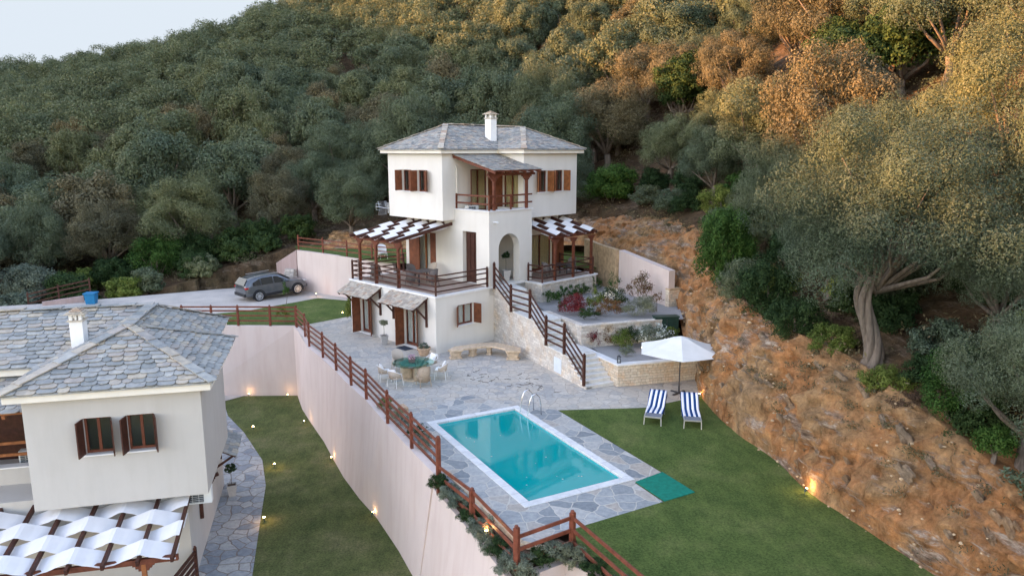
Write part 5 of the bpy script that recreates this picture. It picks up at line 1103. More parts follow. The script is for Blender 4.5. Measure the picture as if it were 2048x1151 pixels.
# ------------------------------------------------------------------ garden plants
def plant(label, loc, R3, n, mat, ln=.07, wd=.035, flowers=None, name='shrub', cat='shrub', seed=1, nb=12, fn=60, stems=0, stem_h=.4, fs=.07, br=(.26, .42)):
    t = thing(name, label, cat, loc)
    R3 = tuple(r * 1.35 for r in R3); n = int(n * 1.9); leafobj('foliage', seed, R3, nb, n, ln, wd, mat, t, (0, 0, R3[2] * .75 + (stem_h if stems else 0)), inner=.6, br=br)
    if stems:
        mb = MB(); rg = random.Random(seed)
        for k in range(stems): a = rg.random() * 6.28; mb.tube([(0, 0, 0), (R3[0] * .3 * math.cos(a), R3[1] * .3 * math.sin(a), stem_h * .6), (R3[0] * .6 * math.cos(a), R3[1] * .6 * math.sin(a), stem_h + R3[2] * .6)], [.014, .01, .006], 5)
        mb.build('stem', 'bark', t)
    if flowers: leafobj('flower', seed + 50, (R3[0] * 1.0, R3[1] * 1.0, R3[2] * .75), 7, max(fn, 31), fs, fs * .8, flowers, t, (0, 0, R3[2] * 1.05 + (stem_h if stems else 0)), inner=.1, br=(.07, .14))
    return t
ordw = ['first', 'second', 'third', 'fourth', 'fifth', 'sixth', 'seventh', 'eighth']
for i, (x, y, s) in enumerate(((2.08, 40.97, .32), (2.5, 41.39, .27), (2.91, 41.96, .33), (3.41, 42.7, .3), (3.99, 43.3, .32), (4.45, 43.93, .3), (4.94, 44.9, .42), (5.4, 45.7, .3))):
    o = plant(f'small green shrub, {ordw[i]} from the stairs in the row under the porch base', (x, y, 1.98), (.27, .27, s * 1.1), 420, 'leaf_bright', seed=60 + i, nb=9); o['group'] = 'small shrubs in a row along the porch base'
plant('tiny bright green shrub standing left of the dark red bush', (2.75, 39.3, 1.98), (.22, .22, .26), 300, 'leaf_bright', seed=71)
plant('round dark red bush in the upper flower bed', (3.35, 38.35, 1.98), (.72, .6, .5), 2600, 'leaf_red', .075, .03, seed=72, nb=22)
plant('tall upright green shrub just right of the dark red bush', (4.5, 38.9, 1.98), (.36, .36, .62), 1100, 'leaf_yellowgreen', seed=73)
plant('low dark green mound at the front edge of the upper flower bed', (3.95, 37.0, 1.98), (.42, .36, .26), 900, 'leaf_dark', seed=74)
plant('reddish brown bush in the middle of the upper flower bed', (5.05, 37.7, 1.98), (.62, .5, .45), 1700, 'leaf_rust', .07, .03, seed=75, nb=18)
plant('white rose bush behind the reddish brown bush', (5.5, 39.9, 1.98), (.75, .6, .5), 1900, 'leaf_dark', seed=76, flowers='flower_white', fn=240, nb=18, fs=.09)
plant('wide feathery green bush near the pink wall end', (6.75, 38.0, 1.98), (.75, .62, .5), 2600, 'leaf_silver', .10, .02, seed=77, nb=18)
plant('tall loose shrub with rusty tips against the pink wall', (7.2, 40.6, 1.98), (.62, .5, .75), 900, 'leaf_rust', .085, .045, seed=78, stems=6, stem_h=.3)
plant('thin sapling with few leaves near the left end of the pink wall', (6.0, 42.8, 1.98), (.3, .3, .5), 200, 'leaf_bright', .09, .04, seed=79, stems=3, stem_h=.5)
plant('thin rusty sapling at the right end of the upper bed', (7.85, 38.9, 1.98), (.25, .25, .3), 120, 'leaf_rust', .09, .04, seed=80, stems=3, stem_h=.5)
plant('rusty red shrub behind the lower left planter corner', (4.1, 35.6, .93), (.42, .3, .42), 800, 'leaf_red', .06, .03, seed=81, br=(.2, .32))
plant('reddish twiggy shrub beside the rusty one in the lower bed', (4.8, 35.85, .93), (.42, .3, .48), 700, 'leaf_rust', .06, .03, seed=82, br=(.2, .32))
plant('fresh yellow-green shrub in the middle of the lower bed', (5.4, 35.1, .93), (.42, .38, .5), 1100, 'leaf_yellowgreen', seed=83)
plant('dark green shrub against the upper planter wall', (6.0, 35.9, .93), (.6, .4, .5), 1400, 'leaf_dark', seed=84)
plant('large green bush topped with white flowers behind the parasol', (6.95, 35.3, .93), (.75, .6, .52), 2600, 'leaf_silver', .09, .025, seed=85, flowers='flower_white', fn=330, fs=.1, nb=18)
plant('small green tuft behind the lantern', (5.45, 33.95, .93), (.36, .25, .24), 500, 'leaf_silver', .09, .02, seed=86)
plant('yellow-green plant left of the pair in front of the green cabinet', (7.4, 36.45, .93), (.38, .3, .36), 700, 'leaf_yellowgreen', seed=87)
plant('yellow-green plant right of the pair in front of the green cabinet', (8.15, 36.5, .93), (.4, .3, .34), 700, 'leaf_yellowgreen', seed=88)
plant('leafy green shrub at the left corner of the house', (-9.9, 44.5, 0), (.45, .45, .85), 1100, 'leaf_yellowgreen', .12, .05, seed=89)
plant('young sapling standing at the lawn edge in front of the car', (-15.6, 49.6, 0), (.25, .25, .45), 200, 'leaf_bright', .1, .05, seed=90, stems=2, stem_h=.7)
plant('small yellow-green sapling behind the fence corner of the front lawn', (-14.2, 44.5, 0), (.35, .35, .4), 320, 'leaf_yellowgreen', .1, .05, seed=91, stems=2, stem_h=.3)
# spilling plants along the stepped fence
spill = [(-2.35, 22.3, .0, .35), (-2.0, 21.75, -.1, .4), (-1.6, 21.1, -.15, .42), (-1.3, 20.4, -.2, .42), (-.95, 19.7, -.2, .4), (-.7, 19.1, -.25, .42), (-.35, 18.5, -.2, .4), (-.05, 17.9, -.28, .45), (.35, 17.7, -.25, .45), (.75, 18.0, -.1, .4), (1.2, 18.25, -.1, .42), (1.7, 18.1, -.15, .4), (2.15, 17.4, -.1, .38), (2.6, 16.6, -.1, .4)]
wh = ['the tall fence post', 'the first lower rail', 'the first lower bay', 'the second lower post', 'the yellow flower', 'the sandstone edging', 'the third bay', 'the corner post', 'the foot of the corner post', 'the short cross fence', 'the middle of the cross fence', 'the low post by the lawn', 'the last fence bay', 'the curved wall end']
for i, (x, y, z, s) in enumerate(spill):
    s *= .78
    plant(f'grey-green {"trailing" if i % 3 == 0 else "feathery"} plant spilling over the pink wall near {wh[i]}', (x, y, z - .2), (s, s, s * .72), 1500, 'leaf_silver' if i % 3 else 'leaf_dark', .10, .016, name='trailing_plant', cat='plant', seed=200 + i, nb=14)
plant('yellow flowering plant behind the lower fence', (-.62, 19.2, -.1), (.16, .16, .25), 130, 'leaf_silver', seed=230, flowers='flower_orange', fn=60, name='flowering_plant', cat='plant')
for i, (x, y, s, m_) in enumerate(((-5.6, 29.2, .3, 'leaf_yellowgreen'), (-4.9, 27.95, .34, 'leaf_silver'), (-4.35, 26.9, .34, 'leaf_silver'), (-3.8, 25.9, .32, 'leaf_dark'), (-3.3, 25.0, .3, 'leaf_silver'))):
    plant(['yellow-green herb', 'grey herb', 'feathery herb', 'dark herb', 'pale herb'][i] + ' behind the tall fence beside the pool corner', (x + .25, y + .1, 0), (s, s * 1.2, s * .7), 700, m_, .08, .02, name='herb', cat='plant', seed=240 + i)
mb = MB(); mb.M = Matrix.Translation((-4.5, 28.9, .12)) @ Matrix.Rotation(R(-60), 4, 'Z'); mb.cb((0, 0, 0), (.55, .28, .24)); bevel(tag(mb.build('clay_trough', 'terracotta'), 'orange clay trough behind the tall fence near the pool', 'planter'), .02)
# fallen twigs on the patio paving
mb = MB(); rg = random.Random(8)
for k in range(34):
    x = rg.gauss(-.2, 1.25); y = 32.6 - x * .55 + rg.gauss(0, .55); a = rg.random() * 6.28; l = rg.uniform(.12, .32); p = Vector((x, y, .012)); q = p + Vector((math.cos(a), math.sin(a), 0)) * l; r_ = q + Vector((math.cos(a + .7), math.sin(a + .7), .02)) * l * .6
    mb.tube([p, q, r_], .008, 4)
o = mb.build('fallen_twigs', 'twig'); o['kind'] = 'stuff'
# ------------------------------------------------------------------ garden lamps
def spot(label, loc, power, tilt=(0, 0), glow=.035, lift=.22, rng=.25):
    t = thing('garden_spotlight', label, 'garden light', loc)
    mb = MB(); mb.tube([(0, 0, -.02), (0, 0, lift - .08)], .012, 6); mb.build('stake', 'spot_body', t)
    mb = MB(); mb.tube([(0, 0, lift - .1), (tilt[0] * .1, tilt[1] * .1, lift)], [.03, .045], 10); mb.build('housing', 'spot_body', t)
    mb = MB(); mb.tube([(tilt[0] * .1, tilt[1] * .1, lift + .001), (tilt[0] * .11, tilt[1] * .11, lift + .012)], glow, 10); mb.build('lens', 'lamp_glow', t)
    l = bpy.data.lights.new('bulb', 'POINT'); l.energy = power; l.color = (1, .58, .26); l.shadow_soft_size = .04; o = bpy.data.objects.new('bulb', l); C.objects.link(o); o.parent = t; o.location = (tilt[0] * .16, tilt[1] * .16, lift + .08)
SPW = .9
for lb, loc, tl in (('lit spotlight at the foot of the pink wall, nearest to its far corner', (-11.65, 38.9, -4.45), (.5, .2)), ('lit spotlight at the foot of the long pink wall, beside the mid lawn', (-8.95, 34.0, -4.45), (.5, .2)), ('lit spotlight at the foot of the long pink wall, closest to the camera', (-5.85, 28.4, -4.45), (.5, .2)),
                    ('bright lit spotlight at the widest bend of the stone path', (-11.45, 33.24, -4.45), (0, 0)), ('bright lit spotlight at the path edge below the bend', (-10.2, 28.0, -4.45), (0, 0)), ('faint lit spotlight at the far end of the stone path', (-14.15, 38.1, -4.45), (0, 0)),
                    ('lit spotlight where the white gravel meets the far pink wall', (-16.3, 43.5, -4.45), (0, .4)), ('lit spotlight in the corner of the two pink walls', (-13.9, 43.4, -4.45), (.3, .3)), ('lit green spotlight at the foot of the earth bank on the lawn', (9.15, 21.4, 0), (.6, .3)),
                    ('lit spotlight between the parasol and the earth bank', (8.1, 30.5, 0), (.4, .2)), ('lit spotlight on the gravel corner in front of the car', (-14.4, 53.0, 0), (0, .3)), ('faint lit spotlight among the lower bed plants', (6.35, 34.75, .93), (0, .2)), ('dark spotlight standing on the front lawn edge', (-11.05, 46.7, 0), (.2, 0)), ('lit spotlight hidden in the plants under the stepped fence', (-.72, 19.0, -.1), (0, 0))):
    nowall = 'path' in lb
    spot(lb, loc, 0.0 if 'dark' in lb else (SPW * (.35 if ('faint' in lb or 'pink wall' in lb) else 3.2 if 'foot of the earth bank' in lb else 2.4 if 'path' in lb else 1.0)), tl, .045 if nowall else .03)
    if 'dark' in lb: pass
# ceiling light glow under the porch and terrace roofs (lit lamps in the photograph)
# ------------------------------------------------------------------ trees
def tree_meshes(tag_, seed, R3, zc, n, ln, wd, mat, th, tr, nb=26, lean=(0, 0), limbs=8, inner=.45, bark='bark', br=(.24, .40)):
    P, N, cen = cloud(seed, R3, nb, n, inner=inner, zc=zc, br=br); P[:, 0] += lean[0]; P[:, 1] += lean[1]; cen = cen + np.array([lean[0], lean[1], 0])
    crown = leafmesh('crown', P, N, ln, wd, mat, seed); rg = random.Random(seed); mb = MB()
    f = Vector((lean[0] * .5, lean[1] * .5, th)); tw = [Vector((0, 0, -.5)), Vector((.04, .02, .0)), Vector((lean[0] * .22 + rg.uniform(-.12, .12), lean[1] * .22 + rg.uniform(-.12, .12), th * .5)), f]
    mb.tube(tw, [tr * 1.7, tr * 1.25, tr, tr * .85], 10)
    idx = list(range(len(cen))); rg.shuffle(idx)
    for i in idx[:limbs]:
        c_ = Vector(cen[i]); m_ = f.lerp(c_, .5) + Vector((rg.uniform(-.3, .3), rg.uniform(-.3, .3), -.25)); mb.tube([f - Vector((0, 0, .15)), m_, c_], [tr * .55, tr * .32, tr * .1], 6)
    trunk = mb.build('trunk', bark, smooth=True); tm = trunk.data; bpy.data.objects.remove(trunk); return tm, crown
protos = []
for i, (R3, zc, n, mat, th) in enumerate((((3.1, 3.0, 2.8), 3.5, 27000, 'leaf_olive', 1.3), ((3.5, 3.2, 3.0), 3.7, 30000, 'leaf_olive', 1.4), ((2.7, 2.8, 3.1), 3.8, 25000, 'leaf_olive', 1.5), ((3.3, 2.9, 2.6), 3.2, 27000, 'leaf_olive', 1.2), ((2.9, 2.9, 2.7), 3.4, 22000, 'leaf_olive_dry', 1.3), ((2.2, 2.2, 2.0), 2.6, 16000, 'leaf_dark', 1.0))):
    protos.append(tree_meshes('p%d' % i, 300 + i, R3, zc, n, .17, .09, mat, th, .22, nb=26 + 3 * i, br=(.20, .36), inner=.15))
near = [tree_meshes('n%d' % i, 330 + i, R3, zc, n, .088, .030, 'leaf_olive', th, .24, nb=nb, inner=.3) for i, (R3, zc, n, th, nb) in enumerate((((3.5, 3.3, 3.1), 3.9, 115000, 1.6, 32), ((3.1, 3.3, 3.0), 3.7, 105000, 1.4, 28)))]
mid = [tree_meshes('m%d' % i, 340 + i, R3, zc, n, .112, .046, m_, th, .22, nb=nb, inner=.3) for i, (R3, zc, n, th, nb, m_) in enumerate((((3.3, 3.1, 3.0), 3.7, 62000, 1.5, 36, 'leaf_olive'), ((2.9, 3.0, 2.9), 3.6, 58000, 1.4, 34, 'leaf_olive'), ((3.1, 2.9, 2.6), 3.3, 52000, 1.3, 32, 'leaf_olive_dry')))]
def place_tree(name, label, cat, meshes, loc, rz=0, sc=1.0, group=None):
    t = thing(name, label, cat, loc, rz, group); t.scale = sc if isinstance(sc, tuple) else (sc,) * 3
    for nm, me in zip(('trunk', 'crown'), meshes): o = bpy.data.objects.new(nm, me); C.objects.link(o); o.parent = t
    return t
def gz(x, y): return float(ground(x, y))
# the big olive above the lawn, with its twisted trunk
def gnarled():
    R3 = (4.7, 3.8, 3.9); P, N, cen = cloud(401, R3, 70, 230000, inner=.3, zc=4.7, lobes=24); P[:, 0] += .9; cen = cen + np.array([.9, 0, 0])
    t = thing('olive_tree', 'big old olive tree with a thick twisted bare trunk above the earth bank', 'olive tree', (11.35, 22.6, 3.75))
    me = leafmesh('crown', P, N, .078, .026, 'leaf_olive', 401); o = bpy.data.objects.new('crown', me); C.objects.link(o); o.parent = t
    mb = MB(); rg = random.Random(5)
    for k in range(5):
        pts = []; rs = []
        for i in range(15):
            s = i / 14; a = k * 1.2566 + s * 3.6; rr = .12 * (1 + .9 * (1 - s) ** 3) + .08 * s * s; bx = .26 * math.sin(s * 5.2 + .3) - .1; pts.append((bx + rr * math.cos(a), rr * math.sin(a), -.4 + s * 3.4)); rs.append(.145 * (1 - .4 * s) + .08 * (1 - s) ** 4)
        mb.tube(pts, rs, 9)
    f = Vector((.05, 0, 2.8)); idx = list(range(len(cen))); rg.shuffle(idx)
    for i in idx[:22]:
        c_ = Vector(cen[i]); m_ = f.lerp(c_, .45) + Vector((rg.uniform(-.5, .5), rg.uniform(-.4, .4), rg.uniform(-.5, .1))); m2_ = m_.lerp(c_, .55) + Vector((rg.uniform(-.25, .25), rg.uniform(-.25, .25), .1)); mb.tube([f - Vector((0, 0, .3)), m_, m2_, c_], [.10, .055, .025, .008], 7)
    mb.build('trunk', 'bark', t, smooth=True)
gnarled()
def tree_at(label, loc, mats, k, sc, rz): return place_tree('olive_tree', label, 'olive tree', mats[k], loc, rz, sc)
taken = [(11.35, 22.6, 3.8)]
def spec(label, x, y, mats, k, sc, rz, r=3.0, dz=0):
    tree_at(label, (x, y, gz(x, y) - .1 + dz), mats, k, sc, rz); taken.append((x, y, r))
spec('silvery olive tree hanging in from the right edge above the bank', 12.6, 17.0, near, 0, (.62, .62, .62), 1.0, 2.5)
spec('olive tree behind and left of the old twisted-trunk olive', 15.2, 31.0, near, 1, .92, .4, 3)
spec('tall olive tree behind the old twisted-trunk olive, at the right', 18.0, 27.0, near, 0, 1.0, 2.4, 3)
spec('olive tree at the right edge, uphill of the silvery one', 16.2, 21.0, near, 1, .85, 4.0, 3)
spec('low dark-crowned olive just right of the old twisted trunk', 14.2, 20.9, near, 1, (.62, .62, .55), 1.9, 1.8)
spec('olive tree close behind the old twisted trunk', 12.9, 25.4, near, 0, (.62, .62, .6), 5.1, 1.6)
spec('olive tree overhanging the bank left of the old twisted trunk', 12.6, 28.6, near, 1, (.72, .72, .68), 2.9, 1.8)
spec('olive tree above the tall dense green bush', 13.2, 36.5, near, 0, (.8, .8, .75), 3.9, 2.2)
spec('olive tree low behind the red bank, just right of the house', 11.6, 54.6, mid, 1, (.85, .85, .8), 4.4, 2.0)
spec('olive tree behind the red bank, above the left end of the garden wall', 14.4, 51.0, mid, 0, (.9, .9, .8), 1.4, 2.2)
spec('grey olive tree above the red bank, right of the house', 12.8, 47.0, mid, 0, (.75, .75, .72), .5, 2.4)
spec('olive tree leaning over the driveway on a pale bare trunk', -27.0, 61.9, mid, 0, (1.45, 1.35, 1.1), 2.0, 4.5)
spec('olive tree with a thick trunk behind the fenced upper lawn', -13.2, 60.4, mid, 1, (1.0, 1.0, .95), 3.3, 3.4)
def bush(label, loc, R3, n, mat, ln=.11, wd=.06, seed=1, r=None, nb=26, name='bush'):
    t = thing(name, label, 'bush', loc); leafobj('foliage', seed, R3, nb, n, ln, wd, mat, t, (0, 0, R3[2] * .8), inner=.5, br=(.24, .38))
    mb = MB(); mb.tube([(0, 0, -.3), (.05, 0, R3[2] * .5), (0, .05, R3[2])], [.07, .05, .03], 6)
    for k in range(5): a = k * 1.26; mb.tube([(0, 0, .1), (R3[0] * .5 * math.cos(a), R3[1] * .5 * math.sin(a), R3[2] * .9)], [.04, .015], 5)
    mb.build('trunk', 'bark', t)
    if r: taken.append((loc[0], loc[1], r))
    return t
bush('tall dense dark green bush on the bank right of the pink garden wall', (10.25, 35.2, 3.4), (1.6, 1.4, 2.6), 26000, 'leaf_bright', .11, .06, 501, 2.0, 44)
bush('round green bush between the house roof and the red bank', (7.6, 56.5, 6.2), (2.3, 2.1, 2.0), 17000, 'leaf_bright', .16, .09, 502, 2.4, 34)
bush('dark green bush left of the old olive trunk, over the bank edge', (10.4, 29.3, 3.6), (1.45, 1.3, 1.6), 16000, 'leaf_dark', .09, .05, 503, 1.6, 30)
bush('low yellow-green bush at the edge of the bank, left of the old olive trunk', (10.9, 24.2, 3.7), (.85, .7, .62), 7000, 'leaf_yellowgreen', .07, .035, 504, None, 20)
bush('low feathery yellow-green bush below the foot of the old olive trunk', (11.3, 21.3, 3.3), (.85, .7, .5), 7000, 'leaf_yellowgreen', .07, .03, 505, None, 20)
bush('fresh green bush on the bank under the silvery olive', (12.0, 19.2, 3.2), (.95, .9, 1.35), 14000, 'leaf_bright', .07, .04, 506, 1.2, 28)
bush('small green bush on the bank right of the fresh green one', (11.9, 17.1, 3.1), (.55, .55, .5), 5000, 'leaf_bright', .06, .035, 507, None, 40)
bush('dry brown twiggy bush in the hollow below the green bush', (11.6, 20.2, 2.9), (.8, .6, .5), 5000, 'twig', .10, .02, 508, None, 40)
bush('dark spreading bush hanging over the lip of the bank, left of the old olive', (10.5, 26.6, 3.5), (1.2, 1.2, 1.05), 9000, 'leaf_dark', .09, .045, 511, None, 24)
bush('grey-green bush over the lip between the tall dense bush and the dark ones', (10.1, 32.2, 3.8), (1.2, 1.3, 1.2), 9000, 'leaf_olive', .10, .04, 512, None, 24)
bush('low green bush at the top of the bank behind the green cabinet', (11.6, 31.4, 4.0), (1.2, 1.0, .9), 8000, 'leaf_yellowgreen', .08, .04, 509, None, 20)
bush('yellow-flecked bush above the red bank', (12.3, 43.5, 6.6), (1.3, 1.2, 1.1), 7000, 'leaf_yellowgreen', .1, .05, 510, None, 20)
for i, (x, y, R3, m_, lb) in enumerate(((-31.2, 52.6, (1.3, 1.1, 1.1), 'leaf_dark', 'dark bush right behind the blue bin'), (-27.8, 55.2, (1.5, 1.2, 1.3), 'leaf_olive', 'grey-green bush at the gravel edge right of the blue bin'), (-25.0, 57.4, (1.5, 1.2, 1.3), 'leaf_dark', 'dark bush at the gravel edge halfway between bin and car'), (-35.6, 51.6, (2.0, 1.6, 1.5), 'leaf_silver', 'silvery bush close above the villa roof ridge'), (-33.5, 54.2, (1.9, 1.5, 1.7), 'leaf_dark', 'dark bush behind the low grey wall end'), (-19.7, 58.7, (1.2, 1.0, 1.0), 'leaf_dark', 'small dark bush right at the rear of the car'), (-22.0, 58.1, (1.4, 1.1, 1.2), 'leaf_dark', 'small dark bush at the gravel edge left of the car'), (-24.3, 57.0, (1.4, 1.1, 1.1), 'leaf_olive', 'grey-green bush at the gravel edge left of the car'), (-29.2, 54.3, (1.5, 1.2, 1.2), 'leaf_yellowgreen', 'yellowish green bush at the gravel edge above the bin'), (-20.5, 59.8, (1.9, 1.5, 1.7), 'leaf_dark', 'dark bush at the driveway edge just behind the car'), (-23.2, 60.0, (2.0, 1.6, 1.8), 'leaf_dark', 'dark bush at the driveway edge under the leaning olive trunk'), (-26.0, 59.8, (2.1, 1.6, 2.0), 'leaf_dark', 'dark bush at the driveway edge left of the leaning olive trunk'), (-29.0, 59.3, (2.3, 1.8, 2.4), 'leaf_bright', 'broad mid-green bush at the driveway edge, largest of its row'),
                                        (-32.0, 58.6, (2.1, 1.6, 1.7), 'leaf_dark', 'dark green bush at the driveway edge above the blue bin'), (-38.0, 56.5, (2.6, 2.2, 1.9), 'leaf_silver', 'silvery bush at the left edge above the villa roof'), (-34.9, 58.5, (1.8, 1.6, 1.2), 'leaf_yellowgreen', 'yellowish low bush right of the silvery one'), (-17.8, 60.8, (1.6, 1.4, 1.5), 'leaf_dark', 'dark bush behind the mauve wing wall'))):
    bush(lb, (x, y, gz(x, y) - .2), R3, 11000, m_, .15, .085, 520 + i, 2.0, 28)
scr = [leafmesh('foliage', *cloud(560 + k, (1.0, 1.0, .75), 20, 7000, zc=.6, inner=.5, br=(.24, .38))[:2], .10, .05, m_, 560 + k) for k, m_ in enumerate(('leaf_dark', 'leaf_olive', 'leaf_yellowgreen', 'leaf_bright'))]
for i, (x, y, k, s_) in enumerate(((12.4, 18.2, 0, .9), (12.6, 15.6, 1, 1.1), (12.4, 14.0, 0, 1.0), (12.2, 20.8, 0, .8), (10.8, 49.8, 1, 1.2), (11.4, 47.6, 0, 1.2), (9.6, 53.0, 1, 1.2), (12.0, 42.0, 1, 1.2), (11.9, 39.6, 0, 1.2), (12.6, 23.9, 0, 1.1), (12.9, 21.4, 1, 1.0), (13.4, 25.6, 1, 1.3), (12.3, 26.3, 0, 1.0), (12.9, 27.8, 2, .9), (13.3, 19.2, 0, 1.1), (14.0, 17.3, 1, 1.2), (13.2, 30.6, 1, 1.2), (12.6, 33.4, 0, 1.3), (13.0, 36.6, 1, 1.4), (13.4, 39.8, 0, 1.3), (13.9, 45.0, 3, 1.3), (12.0, 50.6, 0, 1.3), (10.4, 54.6, 0, 1.4), (13.0, 52.8, 1, 1.3), (5.0, 61.2, 0, 1.3), (14.2, 42.2, 2, 1.2), (14.6, 22.6, 0, 1.2), (15.2, 25.0, 1, 1.2), (15, 19.6, 2, 1.0))):
    t = thing('scrub_bush', ('low dark', 'low grey-green', 'low yellow-green', 'low fresh green')[k] + ' wild bush above the edge of the earth bank', 'bush', (x, y, gz(x, y) - .1), i * 1.3, ('dark', 'grey-green', 'yellow-green', 'fresh green')[k] + ' wild bushes above the earth bank'); t.scale = (s_,) * 3
    o = bpy.data.objects.new('foliage', scr[k]); C.objects.link(o); o.parent = t
# rocks at the top and foot of the earth bank
mb = MB(); rg = random.Random(12)
def rock(c, s, seed, mat='rock_warm'):
    b = bmesh.new(); bmesh.ops.create_icosphere(b, subdivisions=2, radius=1); m = MB(); q = Vector((seed * 3.1, 0, 0)); vs = []
    for v in b.verts: p = v.co * (1 + .35 * noise.noise(v.co * 1.3 + q)); vs.append((c[0] + p.x * s[0], c[1] + p.y * s[1], c[2] + p.z * s[2]))
    fs = [tuple(v.index for v in f.verts) for f in b.faces]; b.free(); return vs, fs
for k in range(260):
    i = rg.randrange(2, 13); t_ = rg.random(); b0, b1 = Vector(CL[i][0]), Vector(CL[i + 1][0]); t0, t1 = Vector(CL[i][1]), Vector(CL[i + 1][1]); b = b0.lerp(b1, t_); tp = t0.lerp(t1, t_); s = rg.random() ** 1.6
    o_ = (tp - b); o_.z = 0; o_.normalize(); p = b.lerp(tp, s * .95); p.z = b.z + (tp.z - b.z) * (1 - (1 - s) ** 1.35); p -= o_ * (.28 * math.sin(math.pi * s) + .08)
    r = rg.uniform(.02, .05) * (1.9 if rg.random() < .1 else 1); mb.add(*rock(p, (r, r * rg.uniform(.7, 1.3), r * rg.uniform(.5, .9)), k))
o = mb.build('loose_stones', 'rock_warm'); o['kind'] = 'stuff'
mb = MB()
for k in range(170):
    i = rg.randrange(2, 17); t_ = rg.random(); b0, b1 = Vector(CL[i][0]), Vector(CL[i + 1][0]); t0, t1 = Vector(CL[i][1]), Vector(CL[i + 1][1]); b = b0.lerp(b1, t_); tp = t0.lerp(t1, t_); s = rg.uniform(.08, .93)
    o_ = (tp - b); o_.z = 0; o_.normalize(); p = b.lerp(tp, s); p.z = b.z + (tp.z - b.z) * (1 - (1 - s) ** 1.35); p -= o_ * (.22 * math.sin(math.pi * s) - .03)
    L_ = rg.uniform(.12, .36) * (1.4 if rg.random() < .15 else 1); M_ = Matrix.Rotation(math.atan2(o_.y, o_.x) + rg.uniform(-.3, .3), 4, 'Z') @ Matrix.Rotation(R(rg.uniform(20, 50)), 4, 'X') @ Matrix.Rotation(R(rg.uniform(-15, 25)), 4, 'Y')
    b_ = bmesh.new(); bmesh.ops.create_cube(b_, size=1); bmesh.ops.subdivide_edges(b_, edges=b_.edges[:], cuts=2, use_grid_fill=True); q_ = Vector((k * 5.3, 0, 1))
    vs = [M_ @ Vector(((v.co.x * (1 + .5 * noise.noise(v.co * 1.6 + q_))) * L_ * .45, (v.co.y * (1 + .5 * noise.noise(v.co * 1.9 + q_ * 2))) * L_ * 1.5, (v.co.z * (1 + .7 * noise.noise(v.co * 2.2 + q_ * 3))) * L_ * .5)) + p for v in b_.verts]
    mb.add(vs, [tuple(v.index for v in f.verts) for f in b_.faces]); b_.free()
struct(mb.build('rock_ledges', 'rock_ledge'))
# the olive forest
cand = []; rg = random.Random(99); sp = 4.9; tops = [Vector((t_[0], t_[1])) for _, t_ in CL]
yy = 14.0
while yy < 235:
    step = sp * (1.0 if yy < 120 else 1.12); W_ = yy * .80 + 9; xx = -W_
    while xx < W_:
        x = xx + rg.uniform(-1.7, 1.7); y = yy + rg.uniform(-1.7, 1.7); xx += step
        if y < 63 and inside(SITE, x, y): continue
        if x > 0 and y < 50 and x < 12.4: continue
        if y < 66 and min((Vector((x, y)) - q).length for q in tops) < 1.3: continue
        
        if any((x - a) ** 2 + (y - b) ** 2 < (c_ + 1.2) ** 2 for a, b, c_ in taken): continue
        if (x + 52) ** 2 / 30 + (y - 84) ** 2 / 60 < 1: continue
        if rg.random() < .04 or (abs(x) > .74 * y + 4 and x * x + y * y < 3600): continue
        cand.append((x, y))
    yy += step * .9
cand.sort(key=lambda p: p[0] ** 2 + p[1] ** 2 + (1e6 if abs(p[0]) > .74 * p[1] + 4 else 0))
NI = 285
zones = ['on the right-hand slope', 'on the slope behind the main house', 'on the shaded slope above the driveway', 'on the slope at the far left']
for i, (x, y) in enumerate(cand[:NI]):
    d = math.hypot(x, y); k = rg.randrange(len(protos) - 1) if rg.random() > .06 else 5
    if d < 40: ms = near[rg.randrange(2)]; s = rg.uniform(.85, 1.05); kind = 'olive tree'
    elif d < 75:
        m_ = rg.randrange(3); ms = mid[m_] if k != 5 else protos[5]; s = rg.uniform(.85, 1.4); kind = 'dark round tree' if k == 5 else 'brownish olive tree' if m_ == 2 else 'olive tree'
    else: ms = protos[k]; s = rg.uniform(.85, 1.5); kind = 'dark round tree' if k == 5 else 'brownish olive tree' if k == 4 else 'olive tree'
    ra = x / y; q = 0 if ra > .13 else 1 if ra > -.20 else 2 if ra > -.45 else 3
    band = 'lowest rows' if d < 62 else 'lower middle rows' if d < 85 else 'upper middle rows' if d < 110 else 'highest distinct rows'
    size = 'large' if s > 1.22 else 'small' if s < 1.0 else 'medium'
    place_tree('olive_tree' if kind != 'dark round tree' else 'evergreen_tree', f'{size} {kind} in the {band} {zones[q]}', kind if kind == 'dark round tree' else 'olive tree', ms, (x, y, gz(x, y) - .15), rg.uniform(0, 6.28), (s * rg.uniform(.9, 1.1), s * rg.uniform(.9, 1.1), s * rg.uniform(.85, 1.15)), f'{size} {kind}s, {band} {zones[q]}')
rest = cand[NI:]
Ps, Ns = [], []
far = [cloud(600 + k, (3.2, 3.1, 2.9), 22, 4200, zc=3.9, lobes=10 + k) for k in range(6)]
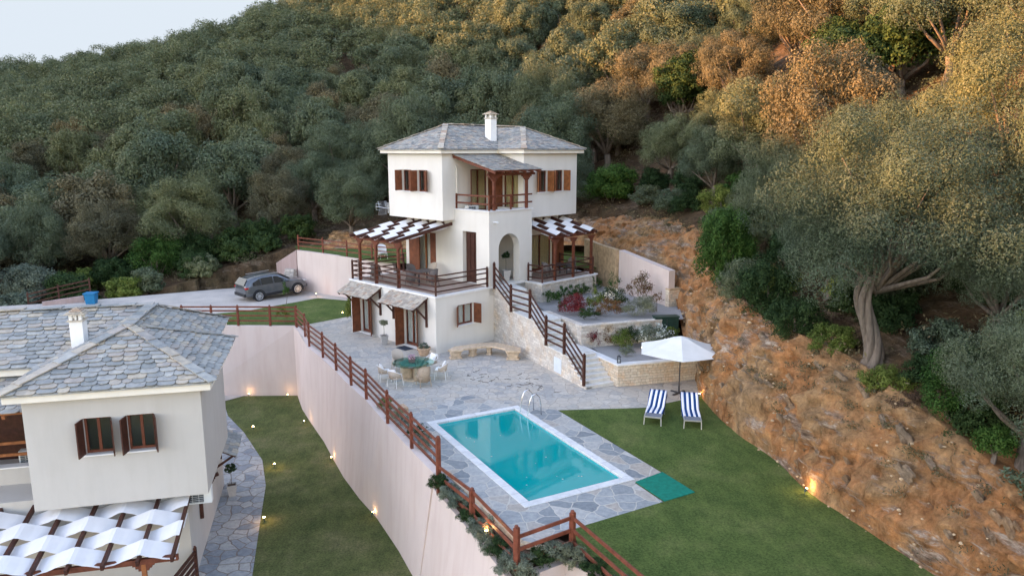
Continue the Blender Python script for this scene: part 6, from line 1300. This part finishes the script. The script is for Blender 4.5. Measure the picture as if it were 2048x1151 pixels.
for i, (x, y) in enumerate(rest):
    P, N, _c = far[i % 6]; a = rg.uniform(0, 6.28); c_, s_ = math.cos(a), math.sin(a); s = rg.uniform(.85, 1.45); Rm = np.array([[c_, s_, 0], [-s_, c_, 0], [0, 0, 1]])
    Ps.append(P @ Rm * s + np.array([x, y, gz(x, y) - .2])); Ns.append(N @ Rm)
me = leafmesh('far_forest', np.concatenate(Ps), np.concatenate(Ns), .30, .18, 'leaf_olive', 77); o = bpy.data.objects.new('far_forest', me); C.objects.link(o); o['kind'] = 'stuff'
print('trees', len(cand), 'far', len(rest))
Pw, Nw = [], []
for k in range(120):
    i = rg.randrange(2, 16); t_ = rg.random(); b0, b1 = Vector(CL[i][0]), Vector(CL[i + 1][0]); t0, t1 = Vector(CL[i][1]), Vector(CL[i + 1][1]); b = b0.lerp(b1, t_); tp = t0.lerp(t1, t_); s = rg.random() ** .6
    o_ = (tp - b); o_.z = 0; o_.normalize(); p = b.lerp(tp, s); p.z = b.z + (tp.z - b.z) * (1 - (1 - s) ** 1.35); p -= o_ * (.25 * math.sin(math.pi * s))
    n = rg.randrange(25, 120); q = np.random.default_rng(k).normal(size=(n, 3)) * [.16, .16, .10]; q[:, 2] = abs(q[:, 2]); Pw.append(q + np.array(p)); Nw.append(np.random.default_rng(k + 999).normal(size=(n, 3)))
me = leafmesh('bank_weeds', np.concatenate(Pw), np.concatenate(Nw), .10, .03, 'leaf_olive_dry', 79); o = bpy.data.objects.new('bank_weeds', me); C.objects.link(o); o['kind'] = 'stuff'
# low scrub on the slopes: grass and weeds too small to count
Ps, Ns = [], []; rgn = np.random.default_rng(3)
for k in range(1500):
    y = rgn.uniform(13, 75); x = rgn.uniform(-.8 * y, .8 * y)
    if inside(SITE, x, y): continue
    if min((Vector((x, y)) - q).length for q in tops) < .5: continue
    n = 90; P = rgn.normal(size=(n, 3)) * [.55, .55, .22]; P[:, 2] = abs(P[:, 2]); Ps.append(P + [x, y, gz(x, y) + .05]); Ns.append(rgn.normal(size=(n, 3)))
me = leafmesh('undergrowth', np.concatenate(Ps), np.concatenate(Ns), .16, .06, 'leaf_olive_dry', 78); o = bpy.data.objects.new('undergrowth', me); C.objects.link(o); o['kind'] = 'stuff'
